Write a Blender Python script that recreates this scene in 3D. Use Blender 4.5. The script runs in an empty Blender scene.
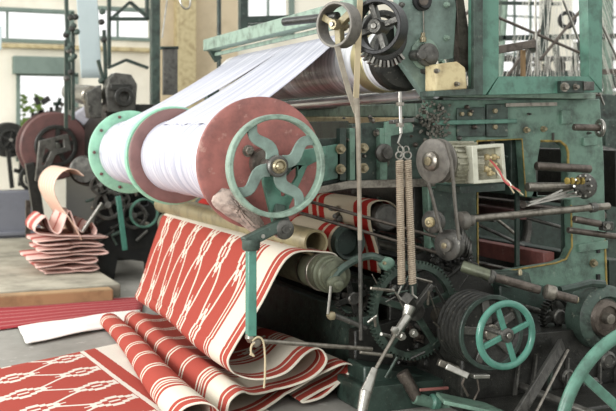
import bpy, math, random
from mathutils import Vector, Matrix
from mathutils.geometry import tessellate_polygon
random.seed(7)
PI = math.pi
C = bpy.context.scene.collection
# ---------------------------------------------------------------- places
# world: x runs along the loom's side, y runs across its width (away), z up; the camera stands at (0,0,1.4)
TH = math.radians(23.5); CT, ST = math.cos(TH), math.sin(TH)
F = 1000.0; CX, HY, HC = 308.0, 130.0, 1.4
def ray(px, py):
    a = (px-CX)/F; b = -(py-HY)/F
    return Vector((a*CT+ST, CT-a*ST, b))
def P(px, py, u):
    r = ray(px, py); t = u/r.y
    return Vector((r.x*t, u, HC+r.z*t))
def PV(px, py, v):
    r = ray(px, py); t = v/r.x
    return Vector((v, r.y*t, HC+r.z*t))
def G(px, py, z=0.0):
    r = ray(px, py); t = (z-HC)/r.z
    return Vector((r.x*t, r.y*t, z))
def S(n, px, u):
    return n*(u/ray(px, 130).y)/F
def V(*a): return Vector(a)
# ---------------------------------------------------------------- materials
def lin(c):
    return tuple(((x/255)/12.92 if x/255 <= .04045 else ((x/255+.055)/1.055)**2.4) for x in c)+(1,)
M = {}
def mat(name, col, rough=.5, metal=0, col2=None, amt=.5, scale=6, bump=.0, bscale=60, thresh=(.45, .7), spots=None):
    m = bpy.data.materials.new(name); m.use_nodes = True; nt = m.node_tree
    b = nt.nodes['Principled BSDF']
    b.inputs['Base Color'].default_value = lin(col); b.inputs['Roughness'].default_value = rough
    b.inputs['Metallic'].default_value = metal
    tc = nt.nodes.new('ShaderNodeTexCoord')
    out = None
    def noise(sc, det=6):
        n = nt.nodes.new('ShaderNodeTexNoise'); n.inputs['Scale'].default_value = sc
        n.inputs['Detail'].default_value = det; n.inputs['Roughness'].default_value = .65
        nt.links.new(tc.outputs['Object'], n.inputs['Vector']); return n
    if col2:
        n = noise(scale)
        r = nt.nodes.new('ShaderNodeMapRange'); r.inputs[1].default_value = thresh[0]; r.inputs[2].default_value = thresh[1]
        r.inputs[4].default_value = amt
        nt.links.new(n.outputs['Fac'], r.inputs[0])
        mx = nt.nodes.new('ShaderNodeMix'); mx.data_type = 'RGBA'
        mx.inputs['A'].default_value = lin(col); mx.inputs['B'].default_value = lin(col2)
        nt.links.new(r.outputs[0], mx.inputs['Factor']); out = mx.outputs['Result']
        if spots:
            n2 = noise(spots[1], 3)
            r2 = nt.nodes.new('ShaderNodeMapRange'); r2.inputs[1].default_value = .62; r2.inputs[2].default_value = .72; r2.inputs[4].default_value = .8
            nt.links.new(n2.outputs['Fac'], r2.inputs[0])
            m2 = nt.nodes.new('ShaderNodeMix'); m2.data_type = 'RGBA'; m2.inputs['B'].default_value = lin(spots[0])
            nt.links.new(out, m2.inputs['A']); nt.links.new(r2.outputs[0], m2.inputs['Factor']); out = m2.outputs['Result']
        nt.links.new(out, b.inputs['Base Color'])
    if bump:
        n = noise(bscale, 4); bp = nt.nodes.new('ShaderNodeBump'); bp.inputs['Strength'].default_value = bump
        bp.inputs['Distance'].default_value = .004
        nt.links.new(n.outputs['Fac'], bp.inputs['Height']); nt.links.new(bp.outputs['Normal'], b.inputs['Normal'])
    M[name] = m; return m
mat('green', (104, 134, 117), .42, 0, (46, 50, 43), .85, 9, .5, spots=((136, 152, 136), 22))
mat('green_plate', (120, 140, 130), .45, .1, (62, 68, 62), .8, 5, .4, spots=((130, 146, 134), 26))
mat('spring', (172, 158, 138), .4, .3, (110, 92, 76), .6, 30)
mat('gear_green', (56, 70, 61), .4, .2, (26, 27, 24), .85, 16, .5, spots=((104, 110, 98), 40))
mat('cord', (214, 212, 200), .6)
mat('green_clean', (86, 128, 111), .35, 0, (52, 70, 60), .75, 12, .3)
mat('green_wheel', (78, 130, 114), .22, 0, (58, 96, 84), .7, 12)
mat('green_pale', (134, 156, 140), .5, 0, (72, 84, 74), .8, 14, .4)
mat('green_flange', (150, 205, 175), .5, 0, (110, 150, 130), .6, 9)
mat('green_dark', (50, 66, 58), .4, .1, (24, 25, 22), .85, 11, .5, spots=((96, 104, 94), 40))
mat('green_grime', (66, 82, 73), .45, .1, (28, 28, 25), .9, 14, .6, spots=((124, 128, 114), 34))
mat('grease', (48, 48, 44), .35, .3, (18, 18, 16), .8, 18, .7, 80, spots=((104, 102, 92), 50))
mat('black', (26, 27, 27), .4, .1, (48, 46, 42), .6, 14, .4)
mat('iron', (96, 95, 90), .35, .6, (38, 36, 33), .8, 18, .5, spots=((150, 146, 134), 40))
mat('steel', (170, 168, 160), .3, .9, (90, 84, 76), .7, 12, .15)
mat('chrome', (222, 224, 226), .25, .6, (150, 150, 148), .5, 6)
mat('worn', (142, 137, 126), .3, .75, (64, 58, 52), .8, 24, .4)
mat('brass', (156, 146, 118), .35, .6, (74, 66, 52), .75, 44, .3)
mat('brown', (100, 92, 84), .35, .6, (44, 38, 34), .8, 22, .4, spots=((132, 122, 110), 40))
mat('red_flange', (156, 98, 90), .5, 0, (98, 66, 62), .7, 7, .35, thresh=(.4, .65), spots=((172, 132, 120), 18))
mat('mauve_flange', (128, 96, 92), .5, 0, (90, 68, 66), .6, 8, .2)
mat('dark_red', (104, 72, 68), .5, .1, (66, 52, 50), .6, 8, .2)
mat('tube', (140, 130, 98), .4, .15, (84, 78, 60), .7, 9, .3)
mat('tube_green', (96, 100, 82), .35, .4, (52, 52, 44), .8, 12, .4)
mat('dusty', (176, 158, 146), .9, 0, (96, 86, 82), .8, 26, 1.0, 50)
mat('cream', (196, 182, 140), .5, 0, (140, 116, 80), .8, 14, .3)
mat('motor', (170, 168, 148), .4, .15, (84, 82, 68), .8, 20, .4)
mat('motor_edge', (196, 196, 178), .4, .1, (140, 140, 120), .5, 14)
mat('rubber', (116, 112, 104), .5, .2, (66, 63, 57), .7, 26)
mat('strap', (150, 142, 126), .6, 0, (96, 88, 78), .7, 14)
mat('gold', (164, 142, 74), .45, .1, (70, 62, 40), .8, 26, .3)
mat('wall', (240, 235, 218), .9, 0, (204, 196, 176), .6, 1.2, .2, 20)
mat('wall_brick', (206, 190, 160), .9, 0, (176, 160, 132), .7, 2.5, .6, 18)
mat('wall_frame', (120, 136, 126), .7, 0, (90, 106, 98), .5, 4)
mat('concrete', (150, 148, 140), .85, 0, (118, 116, 108), .8, 2.2, .4, 30, (.35, .65), spots=((180, 178, 170), 7))
mat('platform', (176, 170, 152), .85, 0, (120, 116, 102), .8, 3, .5, 25, (.4, .65))
mat('timber', (168, 136, 98), .8, 0, (110, 86, 60), .7, 4, .5, 30)
mat('white_cloth', (232, 230, 222), .9, 0, (214, 210, 200), .5, 6, .2, 200)
mat('red_wire', (176, 84, 82), .5)
mat('string', (186, 172, 140), .9)
mat('glass_dark', (60, 70, 66), .2, .1, (40, 46, 44), .5, 5)
mat('lint', (112, 110, 100), 1.0, 0, (60, 58, 52), .8, 40, 1.0, 90)
mat('roller_yellow', (170, 160, 120), .35, .5, (120, 112, 84), .6, 6)
mat('grey_shutter', (120, 122, 130), .5, .2, (100, 102, 108), .5, 4)
mat('leaf', (120, 150, 70), .7, 0, (70, 104, 44), .8, 5)
mat('blue_sheet', (198, 212, 212), .8, 0, (180, 196, 198), .5, 3)

# little expression builder for striped and figured cloth
class E:
    nt = None
    def __init__(s, sock): s.s = sock
    @staticmethod
    def op(o, *a):
        n = E.nt.nodes.new('ShaderNodeMath'); n.operation = o
        for i, x in enumerate(a):
            if isinstance(x, E): E.nt.links.new(x.s, n.inputs[i])
            else: n.inputs[i].default_value = x
        return E(n.outputs[0])
    def __add__(s, o): return E.op('ADD', s, o)
    def __sub__(s, o): return E.op('SUBTRACT', s, o)
    def __mul__(s, o): return E.op('MULTIPLY', s, o)
    def __rsub__(s, o): return E.op('SUBTRACT', o, s)
def fr(x): return E.op('FRACT', x)
def ab(x): return E.op('ABSOLUTE', x)
def lt(a, b): return E.op('LESS_THAN', a, b)
def gt(a, b): return E.op('GREATER_THAN', a, b)
def mx(a, b): return E.op('MAXIMUM', a, b)
def band(x, a, b): return gt(x, a)*lt(x, b)
def cloth(name, red, cream, fn, rough=.85):
    m = bpy.data.materials.new(name); m.use_nodes = True; nt = m.node_tree; E.nt = nt
    b = nt.nodes['Principled BSDF']; b.inputs['Roughness'].default_value = rough
    b.inputs['Specular IOR Level'].default_value = .2
    uv = nt.nodes.new('ShaderNodeUVMap'); sp = nt.nodes.new('ShaderNodeSeparateXYZ'); nt.links.new(uv.outputs[0], sp.inputs[0])
    nz = nt.nodes.new('ShaderNodeTexNoise'); nz.inputs['Scale'].default_value = 30; nt.links.new(uv.outputs[0], nz.inputs['Vector'])
    w = E(sp.outputs[0]) + (E(nz.outputs['Fac'])-.5)*.008; l = E(sp.outputs[1])
    f = fn(w, l)
    mix = nt.nodes.new('ShaderNodeMix'); mix.data_type = 'RGBA'
    mix.inputs['A'].default_value = lin(red); mix.inputs['B'].default_value = lin(cream)
    nt.links.new(f.s, mix.inputs['Factor'])
    # weave grain
    wv = nt.nodes.new('ShaderNodeTexWave'); wv.inputs['Scale'].default_value = 60; wv.bands_direction = 'Y'; wv.inputs['Distortion'].default_value = 1.5
    nt.links.new(uv.outputs[0], wv.inputs['Vector'])
    n3 = nt.nodes.new('ShaderNodeTexNoise'); n3.inputs['Scale'].default_value = 90; nt.links.new(uv.outputs[0], n3.inputs['Vector'])
    g = (E(wv.outputs['Fac'])*.10 + E(n3.outputs['Fac'])*.16) + .86
    vm = nt.nodes.new('ShaderNodeMix'); vm.data_type = 'RGBA'; vm.blend_type = 'MULTIPLY'; vm.inputs['Factor'].default_value = 1
    cc = nt.nodes.new('ShaderNodeCombineColor')
    for i in range(3): nt.links.new(g.s, cc.inputs[i])
    nt.links.new(mix.outputs['Result'], vm.inputs['A']); nt.links.new(cc.outputs[0], vm.inputs['B'])
    nt.links.new(vm.outputs['Result'], b.inputs['Base Color'])
    bp = nt.nodes.new('ShaderNodeBump'); bp.inputs['Strength'].default_value = .25; bp.inputs['Distance'].default_value = .003
    nt.links.new(n3.outputs['Fac'], bp.inputs['Height']); nt.links.new(bp.outputs['Normal'], b.inputs['Normal'])
    M[name] = m
def figured(w, l, s=.40, d=.94, w0=.56, l0=.43):
    a = (w-w0)*(1/s); b = (l-l0)*(1/d)
    wob = (E.op('SINE', l*(2*PI/d*2)))*.05
    p = fr(a+b+wob+.5)-.5; q = fr(a-b-wob+.5)-.5
    f = mx(lt(ab(p), .034), lt(ab(q), .034))
    for o in (0, .5):               # stepped diamond round every crossing of the slanting lines
        x = ab(fr(a+(.5+o))-.5)*s; y = ab(fr(b+(.5+o))-.5)*d
        y = E.op('SNAP', y, .034)
        r = x*(1/.074)+y*(1/.13)
        f = mx(f*gt(r, .95), lt(ab(r-.88), .26)); f = mx(f, lt(r, .16))
    return f
def edge_bands(w):
    f = mx(lt(w, .022), band(w, .085, .10))
    f = mx(f, band(w, .14, .36)); f = mx(f, band(w, .395, .415))
    return f
def fig_cloth(w, l):
    t = fr((w-.46)*(1/.34))
    pile = mx(band(t, .05, .12), band(t, .20, .27))*gt(l, 1.42)
    body = mx(figured(w, l)*lt(l, 1.42), pile)*gt(w, .46)*gt(l, .30)
    f = mx(edge_bands(w), mx(body, band(w, .445, .462)))
    f = mx(f, band(l, .235, .30)*gt(w, .36))
    return f
cloth('ikat', (156, 66, 54), (204, 197, 180), fig_cloth)
cloth('ikat_floor', (158, 66, 55), (208, 203, 190), lambda w, l: mx(mx(lt(w, .33), band(w, .42, .45)), figured(l, w, .33, .80, .10, .58)*gt(w, .455)))
cloth('red_striped', (170, 44, 36), (206, 194, 168), lambda w, l: mx(mx(lt(w, .035), band(w, .12, .15)), mx(band(w, .21, .62), mx(band(w, .70, .73), band(w, .80, .86)))))
cloth('pale_cloth', (214, 176, 152), (226, 200, 182), lambda w, l: lt(fr(w*7), .5))
cloth('pink_cloth', (150, 54, 58), (172, 108, 106), lambda w, l: lt(fr(w*14), .22))
def yarn_mat(name, base, line, freq, rough=.6, dens=.5, metal=0):
    m = bpy.data.materials.new(name); m.use_nodes = True; nt = m.node_tree; E.nt = nt
    b = nt.nodes['Principled BSDF']; b.inputs['Roughness'].default_value = rough; b.inputs['Metallic'].default_value = metal
    uv = nt.nodes.new('ShaderNodeUVMap'); mp = nt.nodes.new('ShaderNodeMapping'); mp.inputs['Scale'].default_value = (freq, .6, 1)
    nt.links.new(uv.outputs[0], mp.inputs[0])
    n = nt.nodes.new('ShaderNodeTexNoise'); n.inputs['Scale'].default_value = 1; n.inputs['Detail'].default_value = 5
    nt.links.new(mp.outputs[0], n.inputs['Vector'])
    r = nt.nodes.new('ShaderNodeMapRange'); r.inputs[1].default_value = .35; r.inputs[2].default_value = .65
    nt.links.new(n.outputs['Fac'], r.inputs[0])
    mix = nt.nodes.new('ShaderNodeMix'); mix.data_type = 'RGBA'; mix.inputs['A'].default_value = lin(line); mix.inputs['B'].default_value = lin(base)
    nt.links.new(r.outputs[0], mix.inputs['Factor']); nt.links.new(mix.outputs['Result'], b.inputs['Base Color'])
    M[name] = m
yarn_mat('yarn', (208, 208, 214), (156, 159, 174), 60)
yarn_mat('drum', (240, 242, 244), (180, 182, 182), 34, .2, metal=.2)

# ---------------------------------------------------------------- mesh builder
def frame_of(ax):
    ax = ax.normalized(); h = V(0, 0, 1) if abs(ax.z) < .9 else V(1, 0, 0)
    a = h.cross(ax).normalized(); return a, ax.cross(a), ax
class MB:
    def __init__(s): s.v = []; s.f = []; s.uv = None
    def add(s, vs, fs):
        o = len(s.v); s.v += [Vector(x) for x in vs]; s.f += [tuple(i+o for i in f) for f in fs]; return s
    def box(s, c, sz, rot=None):
        hx, hy, hz = sz[0]/2, sz[1]/2, sz[2]/2
        vs = [V(x, y, z) for x in (-hx, hx) for y in (-hy, hy) for z in (-hz, hz)]
        if rot: vs = [rot @ q for q in vs]
        c = Vector(c)
        return s.add([q+c for q in vs], [(0, 1, 3, 2), (4, 6, 7, 5), (0, 4, 5, 1), (2, 3, 7, 6), (0, 2, 6, 4), (1, 5, 7, 3)])
    def bar(s, p0, p1, w, h, up=None):      # square bar: w across (y unless given), h the other way
        p0, p1 = Vector(p0), Vector(p1); d = (p1-p0).normalized(); a = Vector(up or (0, 1, 0))
        if abs(d.dot(a)) > .95: a = V(1, 0, 0)
        b = d.cross(a).normalized(); a = b.cross(d).normalized()
        vs = [q+a*(i*w/2)+b*(j*h/2) for q in (p0, p1) for i, j in ((-1, -1), (1, -1), (1, 1), (-1, 1))]
        return s.add(vs, [(0, 3, 2, 1), (4, 5, 6, 7), (0, 1, 5, 4), (1, 2, 6, 5), (2, 3, 7, 6), (3, 0, 4, 7)])
    def lathe(s, c, ax, prof, n=28, closed=False):   # prof: (radius, distance along axis)
        a, b, d = frame_of(Vector(ax)); c = Vector(c); vs = []; fs = []; m = len(prof)
        for r, h in prof:
            for i in range(n):
                t = 2*PI*i/n; vs.append(c+d*h+(a*math.cos(t)+b*math.sin(t))*r)
        rng = m if closed else m-1
        for k in range(rng):
            k2 = (k+1) % m
            for i in range(n):
                j = (i+1) % n; fs.append((k*n+i, k*n+j, k2*n+j, k2*n+i))
        if not closed:
            if prof[0][0] > 1e-5: fs.append(tuple(reversed(range(n))))
            if prof[-1][0] > 1e-5: fs.append(tuple((m-1)*n+i for i in range(n)))
        return s.add(vs, fs)
    def cyl(s, p0, p1, r, r1=None, n=16):
        p0, p1 = Vector(p0), Vector(p1); L = (p1-p0).length
        r1 = r if r1 is None else r1
        e = min(.15*min(r, r1), L*.2)
        return s.lathe(p0, p1-p0, [(r-e, 0), (r, e), (r1, L-e), (r1-e, L)], n)
    def ring(s, c, ax, ro, ri, w, n=40):    # flat section ring
        e = min((ro-ri), w)*.18
        return s.lathe(c, ax, [(ri, -w/2+e), (ri+e, -w/2), (ro-e, -w/2), (ro, -w/2+e), (ro, w/2-e), (ro-e, w/2), (ri+e, w/2), (ri, w/2-e)], n, True)
    def torus(s, c, ax, R, r, n=48, k=10, sq=1.0):
        return s.lathe(c, ax, [(R+r*math.cos(2*PI*i/k), sq*r*math.sin(2*PI*i/k)) for i in range(k)], n, True)
    def tube(s, pts, r, n=8, flat=None):
        pts = [Vector(p) for p in pts]; m = len(pts); vs = []; fs = []
        pa = None
        for i, p in enumerate(pts):
            d = (pts[min(i+1, m-1)]-pts[max(i-1, 0)]).normalized()
            if pa is None: a = frame_of(d)[0]
            else:
                a = (pa-d*pa.dot(d))
                a = a.normalized() if a.length > 1e-6 else frame_of(d)[0]
            pa = a; b = d.cross(a)
            rr = r[i] if isinstance(r, (list, tuple)) else r
            for k in range(n):
                t = 2*PI*k/n; vs.append(p+(a*math.cos(t)+b*math.sin(t))*rr)
        for i in range(m-1):
            for k in range(n):
                j = (k+1) % n; fs.append((i*n+k, i*n+j, (i+1)*n+j, (i+1)*n+k))
        fs.append(tuple(reversed(range(n)))); fs.append(tuple((m-1)*n+k for k in range(n)))
        return s.add(vs, fs)
    def prism(s, poly, y0, y1, holes=()):   # poly: (x,z) outline, pushed from y0 to y1
        loops = [list(poly)]+[list(h) for h in holes]
        tri = tessellate_polygon([[Vector((p[0], p[1], 0)) for p in L] for L in loops])
        flat = [p for L in loops for p in L]; n = len(flat)
        vs = [V(p[0], y0, p[1]) for p in flat]+[V(p[0], y1, p[1]) for p in flat]; fs = []
        for a, b, c in tri:
            A, B, D = flat[a], flat[b], flat[c]
            area = (B[0]-A[0])*(D[1]-A[1])-(B[1]-A[1])*(D[0]-A[0])
            if abs(area) < 1e-12: continue
            t = (a, b, c) if area > 0 else (c, b, a)
            fs.append(t); fs.append(tuple(i+n for i in reversed(t)))
        o = 0
        for L in loops:
            k = len(L)
            for i in range(k):
                j = (i+1) % k; fs.append((o+i, o+n+i, o+n+j, o+j) if True else None)
            o += k
        return s.add(vs, fs)
    def grid(s, rows, uvs):                 # rows: list of lists of points
        o = len(s.v); m = len(rows[0]); s.uv = s.uv or {}
        for i, r in enumerate(rows):
            for j, p in enumerate(r):
                s.uv[len(s.v)] = uvs[i][j]; s.v.append(Vector(p))
        for i in range(len(rows)-1):
            for j in range(m-1):
                s.f.append((o+i*m+j, o+i*m+j+1, o+(i+1)*m+j+1, o+(i+1)*m+j))
        return s
    def build(s, name, m, parent=None, bevel=0, smooth=True, solid=0, loc=None, label=None):
        off = V(0, 0, 0)
        q = parent
        while q: off += q.location; q = q.parent
        loc = Vector(loc) if loc is not None else V(0, 0, 0)
        me = bpy.data.meshes.new(name); me.from_pydata([tuple(x-off-loc) for x in s.v], [], s.f)
        me.materials.append(M[m] if isinstance(m, str) else m)
        if s.uv:
            L = me.uv_layers.new(name='UVMap')
            for lp in me.loops: L.data[lp.index].uv = s.uv[lp.vertex_index]
        else:
            import bmesh
            bm = bmesh.new(); bm.from_mesh(me); bmesh.ops.recalc_face_normals(bm, faces=bm.faces); bm.to_mesh(me); bm.free()
        me.update()
        if smooth:
            me.shade_smooth()
            if not s.uv: me.set_sharp_from_angle(angle=math.radians(38))
        o = bpy.data.objects.new(name, me); C.objects.link(o); o.parent = parent; o.location = loc
        if bevel:
            b = o.modifiers.new('bevel', 'BEVEL'); b.width = bevel; b.segments = 2; b.limit_method = 'ANGLE'; b.angle_limit = math.radians(50)
        if solid:
            b = o.modifiers.new('solid', 'SOLIDIFY'); b.thickness = solid; b.offset = 0
        if label: o['label'] = label
        return o
def B(): return MB()
def tag(o, label, cat, group=None, kind=None):
    o['label'] = label; o['category'] = cat
    if group: o['group'] = group
    if kind: o['kind'] = kind
    return o
def thing(name, label, cat, loc, group=None):
    o = bpy.data.objects.new(name, None); C.objects.link(o); o.location = Vector(loc); o.empty_display_size = .1
    return tag(o, label, cat, group)
def solo(name, mb, m, label, cat, group=None, **k):
    xs = [p for p in mb.v]; n = len(xs)
    c = V(sum(p.x for p in xs)/n, sum(p.y for p in xs)/n, min(p.z for p in xs))
    return tag(mb.build(name, m, None, loc=c, **k), label, cat, group)
def struct(name, mb, m, **k):
    o = mb.build(name, m, None, **k); o['kind'] = 'structure'; return o
Y = V(0, 1, 0); X = V(1, 0, 0); Z = V(0, 0, 1)
def xz(px, py, u): p = P(px, py, u); return (p.x, p.z)
def poly(pts, u): return [xz(a, b, u) for a, b in pts]
def arc(cx, cz, r, a0, a1, n=16): return [(cx+r*math.cos(math.radians(a0+(a1-a0)*i/n)), cz+r*math.sin(math.radians(a0+(a1-a0)*i/n))) for i in range(n+1)]
def crom(pts, n=8):
    out = []; m = len(pts)
    for i in range(m-1):
        p0, p1, p2, p3 = pts[max(i-1, 0)], pts[i], pts[i+1], pts[min(i+2, m-1)]
        for k in range(n):
            t = k/n
            out.append(tuple(.5*((2*b)+(-a+c)*t+(2*a-5*b+4*c-d)*t*t+(-a+3*b-3*c+d)*t**3) for a, b, c, d in zip(p0, p1, p2, p3)))
    out.append(tuple(pts[-1])); return out
def bolt(p, r, parent, m='brass', name='bolt', depth=.03):   # bolt head facing the viewer (-y)
    b = B().lathe(p, -Y, [(r*1.35, -.002), (r*1.35, depth*.25), (r*.5, depth*.25)], 14)
    b.lathe(Vector(p)-Y*depth*.25, -Y, [(r, 0), (r, depth*.6), (r*.8, depth*.75)], 6)
    return b.build(name, m, parent)

# ================================================================ SETTING
WY = 14.0
struct('floor', B().box((3, 8, -.05), (26, 22, .1)), 'concrete')
def wall_cells(name, xa, xb, za, zb, holes, m):
    poly_ = [(xa, za), (xb, za), (xb, zb), (xa, zb)]
    hs = [[(a, c), (b, c), (b, d), (a, d)] for a, b, c, d in holes]
    return struct(name, B().prism(poly_, WY, WY+.25, hs), m, smooth=False)
def wx(px): return P(px, 100, WY).x
def wz(px, py): return P(px, py, WY).z
H = [(wx(-60), wx(72), wz(0, 40), wz(0, 9)), (wx(84), wx(152), wz(100, 38), wz(100, 8)),
     (wx(18), wx(76), 1.0, wz(40, 74)), (wx(246), wx(292), wz(250, 34), wz(250, -20)),
     (wx(500), wx(548), wz(520, 92), wz(520, -60)), (wx(560), wx(640), wz(600, 92), wz(600, -60))]
wall_cells('wall_back', -9, 14, 0, 5.4, H, 'wall')
for i, (a, b, c, d) in enumerate(H):
    fm = B(); t = .05
    for q0, q1 in (((a, c), (b, c)), ((a, d), (b, d))): fm.box(((a+b)/2, WY+.02, q0[1]), (b-a+t, .12, t))
    fm.box((a, WY+.02, (c+d)/2), (t, .12, d-c)); fm.box((b, WY+.02, (c+d)/2), (t, .12, d-c))
    if i == 4 or i == 5:
        for k in range(1, 3): fm.box((a+(b-a)*k/3, WY+.05, (c+d)/2), (.03, .04, d-c))
        for k in range(1, 4): fm.box(((a+b)/2, WY+.05, c+(d-c)*k/4), (b-a, .04, .03))
    else: fm.box(((a+b)/2, WY+.05, (c+d)/2), (.03, .04, d-c)) if i != 2 else None
    struct('window_%d' % (i+1), fm, 'wall_frame')
struct('trim_1', B().box(((wx(12)+wx(70))/2, WY-.08, wz(40, 66)), (wx(70)-wx(12), .18, .24)), 'wall_frame', bevel=.01)
struct('trim_2', B().box(((wx(-40)+wx(150))/2, WY-.05, wz(40, 47)), (wx(150)-wx(-40), .1, .06)), 'cream', bevel=.01)
struct('trim_3', B().box(((wx(160)+wx(235))/2, WY-.06, 2.7), (wx(235)-wx(160), .12, 5.4)), 'wall_brick')
struct('trim_4', B().box((wx(181), WY-.15, 2.7), (.28, .3, 5.4)), 'cream', bevel=.01)
struct('trim_5', B().box((wx(554), WY-.15, 2.7), (.3, .3, 5.4)), 'wall', bevel=.01)
# raised slab at the left with a timber edge
platform = B().box((0.2, 11.2, .055), (3.4, 5.8, .11)); struct('trim_6', platform, 'platform', bevel=.01)
tm = B().box((.15, 8.2, .05), (3.3, .15, .10)); solo('timber_beam', tm, 'timber', 'tan squared timber lying along the edge of the raised grey slab', 'beam', bevel=.012)

# ================================================================ WARP BEAM of the near loom
BX, BZ = 1.745, 1.238
wb = thing('warp_beam', 'big warp beam wound with white yarn between three round flanges', 'warp beam', (BX, 4.6, BZ))
def flange(y, r, m, name, rimm=None, th=.03):
    b = B().lathe((BX, y, BZ), Y, [(.05, -th), (.05, -th*.5), (r*.55, -th*.35), (r*.86, -th*.45), (r*.97, -th*.5), (r, -th*.3), (r, th*.5), (.05, th*.5)], 64)
    o = b.build(name, m, wb); return o
flange(4.6, .326, 'red_flange', 'flange').__setitem__('label', 'rusty red near flange')
flange(6.10, .298, 'mauve_flange', 'flange').__setitem__('label', 'mauve brown middle flange')
B().ring((BX, 6.16, BZ), Y, .312, .27, .05, 64).build('flange_rim', 'green_flange', wb, label='pale green rim behind the mauve flange')
f3 = flange(7.32, .306, 'green_flange', 'flange'); f3['label'] = 'pale green far flange'
for i in range(10):
    t = i*2*PI/10; q = V(BX+.27*math.cos(t), 7.30, BZ+.27*math.sin(t)); B().lathe(q, -Y, [(.012, 0), (.012, .014), (.006, .018)], 8).build('bolt', 'dark_red', wb)
def yarn_roll(y0, y1, r, name='yarn_winding'):
    n = 48; rows = []; uvs = []; K = 60
    for i in range(K+1):
        y = y0+(y1-y0)*i/K; rr = r+.004*math.sin(i*1.7)+.003*math.sin(i*.45)
        rows.append([V(BX+rr*math.cos(2*PI*j/n), y, BZ+rr*math.sin(2*PI*j/n)) for j in range(n+1)])
        uvs.append([(y, j/n) for j in range(n+1)])
    return B().grid(rows, uvs).build(name, 'yarn', wb)
yarn_roll(4.63, 6.08, .222); yarn_roll(6.2, 7.30, .226)
B().cyl((BX, 4.35, BZ), (BX, 7.6, BZ), .03).build('axle', 'steel', wb)
B().lathe((BX, 4.56, BZ), -Y, [(.075, 0), (.07, .03), (.04, .04)], 24).build('hub', 'brown', wb)
bolt(P(248, 151, 4.57), .022, wb, 'worn')
# yarn sheets: tangent from beam winding to the drum
DX, DZ, DR = 2.66, 1.80, .185
def tangent(c0, r0, c1, r1):
    d = Vector((c1[0]-c0[0], c1[1]-c0[1])); L = d.length; a = math.atan2(d.y, d.x)
    # both on the upper left side
    b = math.acos((r0-r1)/L); t = a+b
    n = (math.cos(t), math.sin(t))
    return (c0[0]+n[0]*r0, c0[1]+n[1]*r0), (c1[0]+n[0]*r1, c1[1]+n[1]*r1), t
T0, T1, TA = tangent((BX, BZ), .226, (DX, DZ), DR+.004)
def sheet(y0, y1, label, e0, e1):
    rows = []; uvs = []; K = 40
    for i in range(K+1):
        s = i/K; yb = y0+(y1-y0)*s; yt = e0+(e1-e0)*s; r = []; uu = []
        for j in range(13):
            q = j/12; x = T0[0]+(T1[0]-T0[0])*q; z = T0[1]+(T1[1]-T0[1])*q-.02*math.sin(PI*q)+.004*math.sin(i*.9+q*3)
            r.append(V(x, yb+(yt-yb)*q, z)); uu.append((yb, q))
        for j in range(1, 9):
            t = TA-j*.14
            r.append(V(DX+(DR+.004)*math.cos(t), yt, DZ+(DR+.004)*math.sin(t))); uu.append((yb, 1+j*.04))
        rows.append(r); uvs.append(uu)
    o = B().grid(rows, uvs); solo('yarn_sheet', o, 'yarn', label, 'yarn', solid=.003)
sheet(4.66, 6.05, 'white sheet of warp yarn rising off the beam beside the rusty red flange', 5.38, 6.245)
sheet(6.21, 7.28, 'white sheet of warp yarn rising off the beam beside the pale green flange', 6.25, 7.30)
# drum
dr = thing('guide_drum', 'large ridged silver drum under the top plate with yarn passing over it', 'roller', (DX, 4.85, DZ))
rows = []; uvs = []
for i in range(181):
    y = 4.86+(7.5-4.86)*i/180; rr = DR-.002+.002*math.sin(i*2.1)
    rows.append([V(DX+rr*math.cos(2*PI*j/48), y, DZ+rr*math.sin(2*PI*j/48)) for j in range(49)]); uvs.append([(y, j/48) for j in range(49)])
B().grid(rows, uvs).build('barrel', 'drum', dr)
B().lathe((DX, 4.78, DZ), Y, [(.04, 0), (.17, .01), (.188, .03), (.188, .09), (.18, .09)], 48).build('end_plate', 'grease', dr)
B().ring((DX, 5.02, DZ), Y, DR+.004, DR-.02, .14, 48).build('end_band', 'roller_yellow', dr, label='brownish yellow band')
B().cyl((DX, 4.6, DZ), (DX, 7.7, DZ), .03).build('axle', 'iron', dr)
# green box bar above the sheet
tb = thing('top_bar', 'pale green box beam crossing above the white yarn sheets', 'beam', (2.38, 4.9, 2.04))
B().bar((2.42, 4.85, 2.07), (2.39, 7.42, 2.055), .10, .09, (1, 0, 0)).build('box_section', 'green_pale', tb, bevel=.006)
B().bar((2.47, 4.85, 2.0), (2.43, 7.38, 1.985), .02, .025, (1, 0, 0)).build('lower_strip', 'green_pale', tb)
B().bar((2.40, 7.40, 2.03), (2.46, 7.40, 1.94), .05, .06).build('end_bracket', 'green_dark', tb, bevel=.005)

# polished guide bar and other cross bars below the drum
solo('guide_bar', B().cyl(P(436, 93, 4.75), P(262, 108, 7.2), .034, n=24), 'chrome', 'polished silver guide bar crossing just under the ridged drum', 'bar')
solo('cross_bar', B().bar(P(440, 100, 4.90), P(288, 109, 7.4), .05, .035, (1, 0, 0)), 'grease', 'black greasy cross bar below the polished guide bar', 'beam', bevel=.005)
solo('cross_girder', B().bar(P(424, 110, 4.95), P(300, 112, 7.4), .10, .075, (1, 0, 0)), 'green_pale', 'pale green girder crossing behind the handwheel and belt', 'beam', bevel=.006)
solo('cross_tube', B().bar(P(400, 121, 4.98), P(300, 119, 7.4), .05, .04, (1, 0, 0)), 'cream', 'cream coloured rail beneath the pale green girder', 'beam', bevel=.005)

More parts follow.
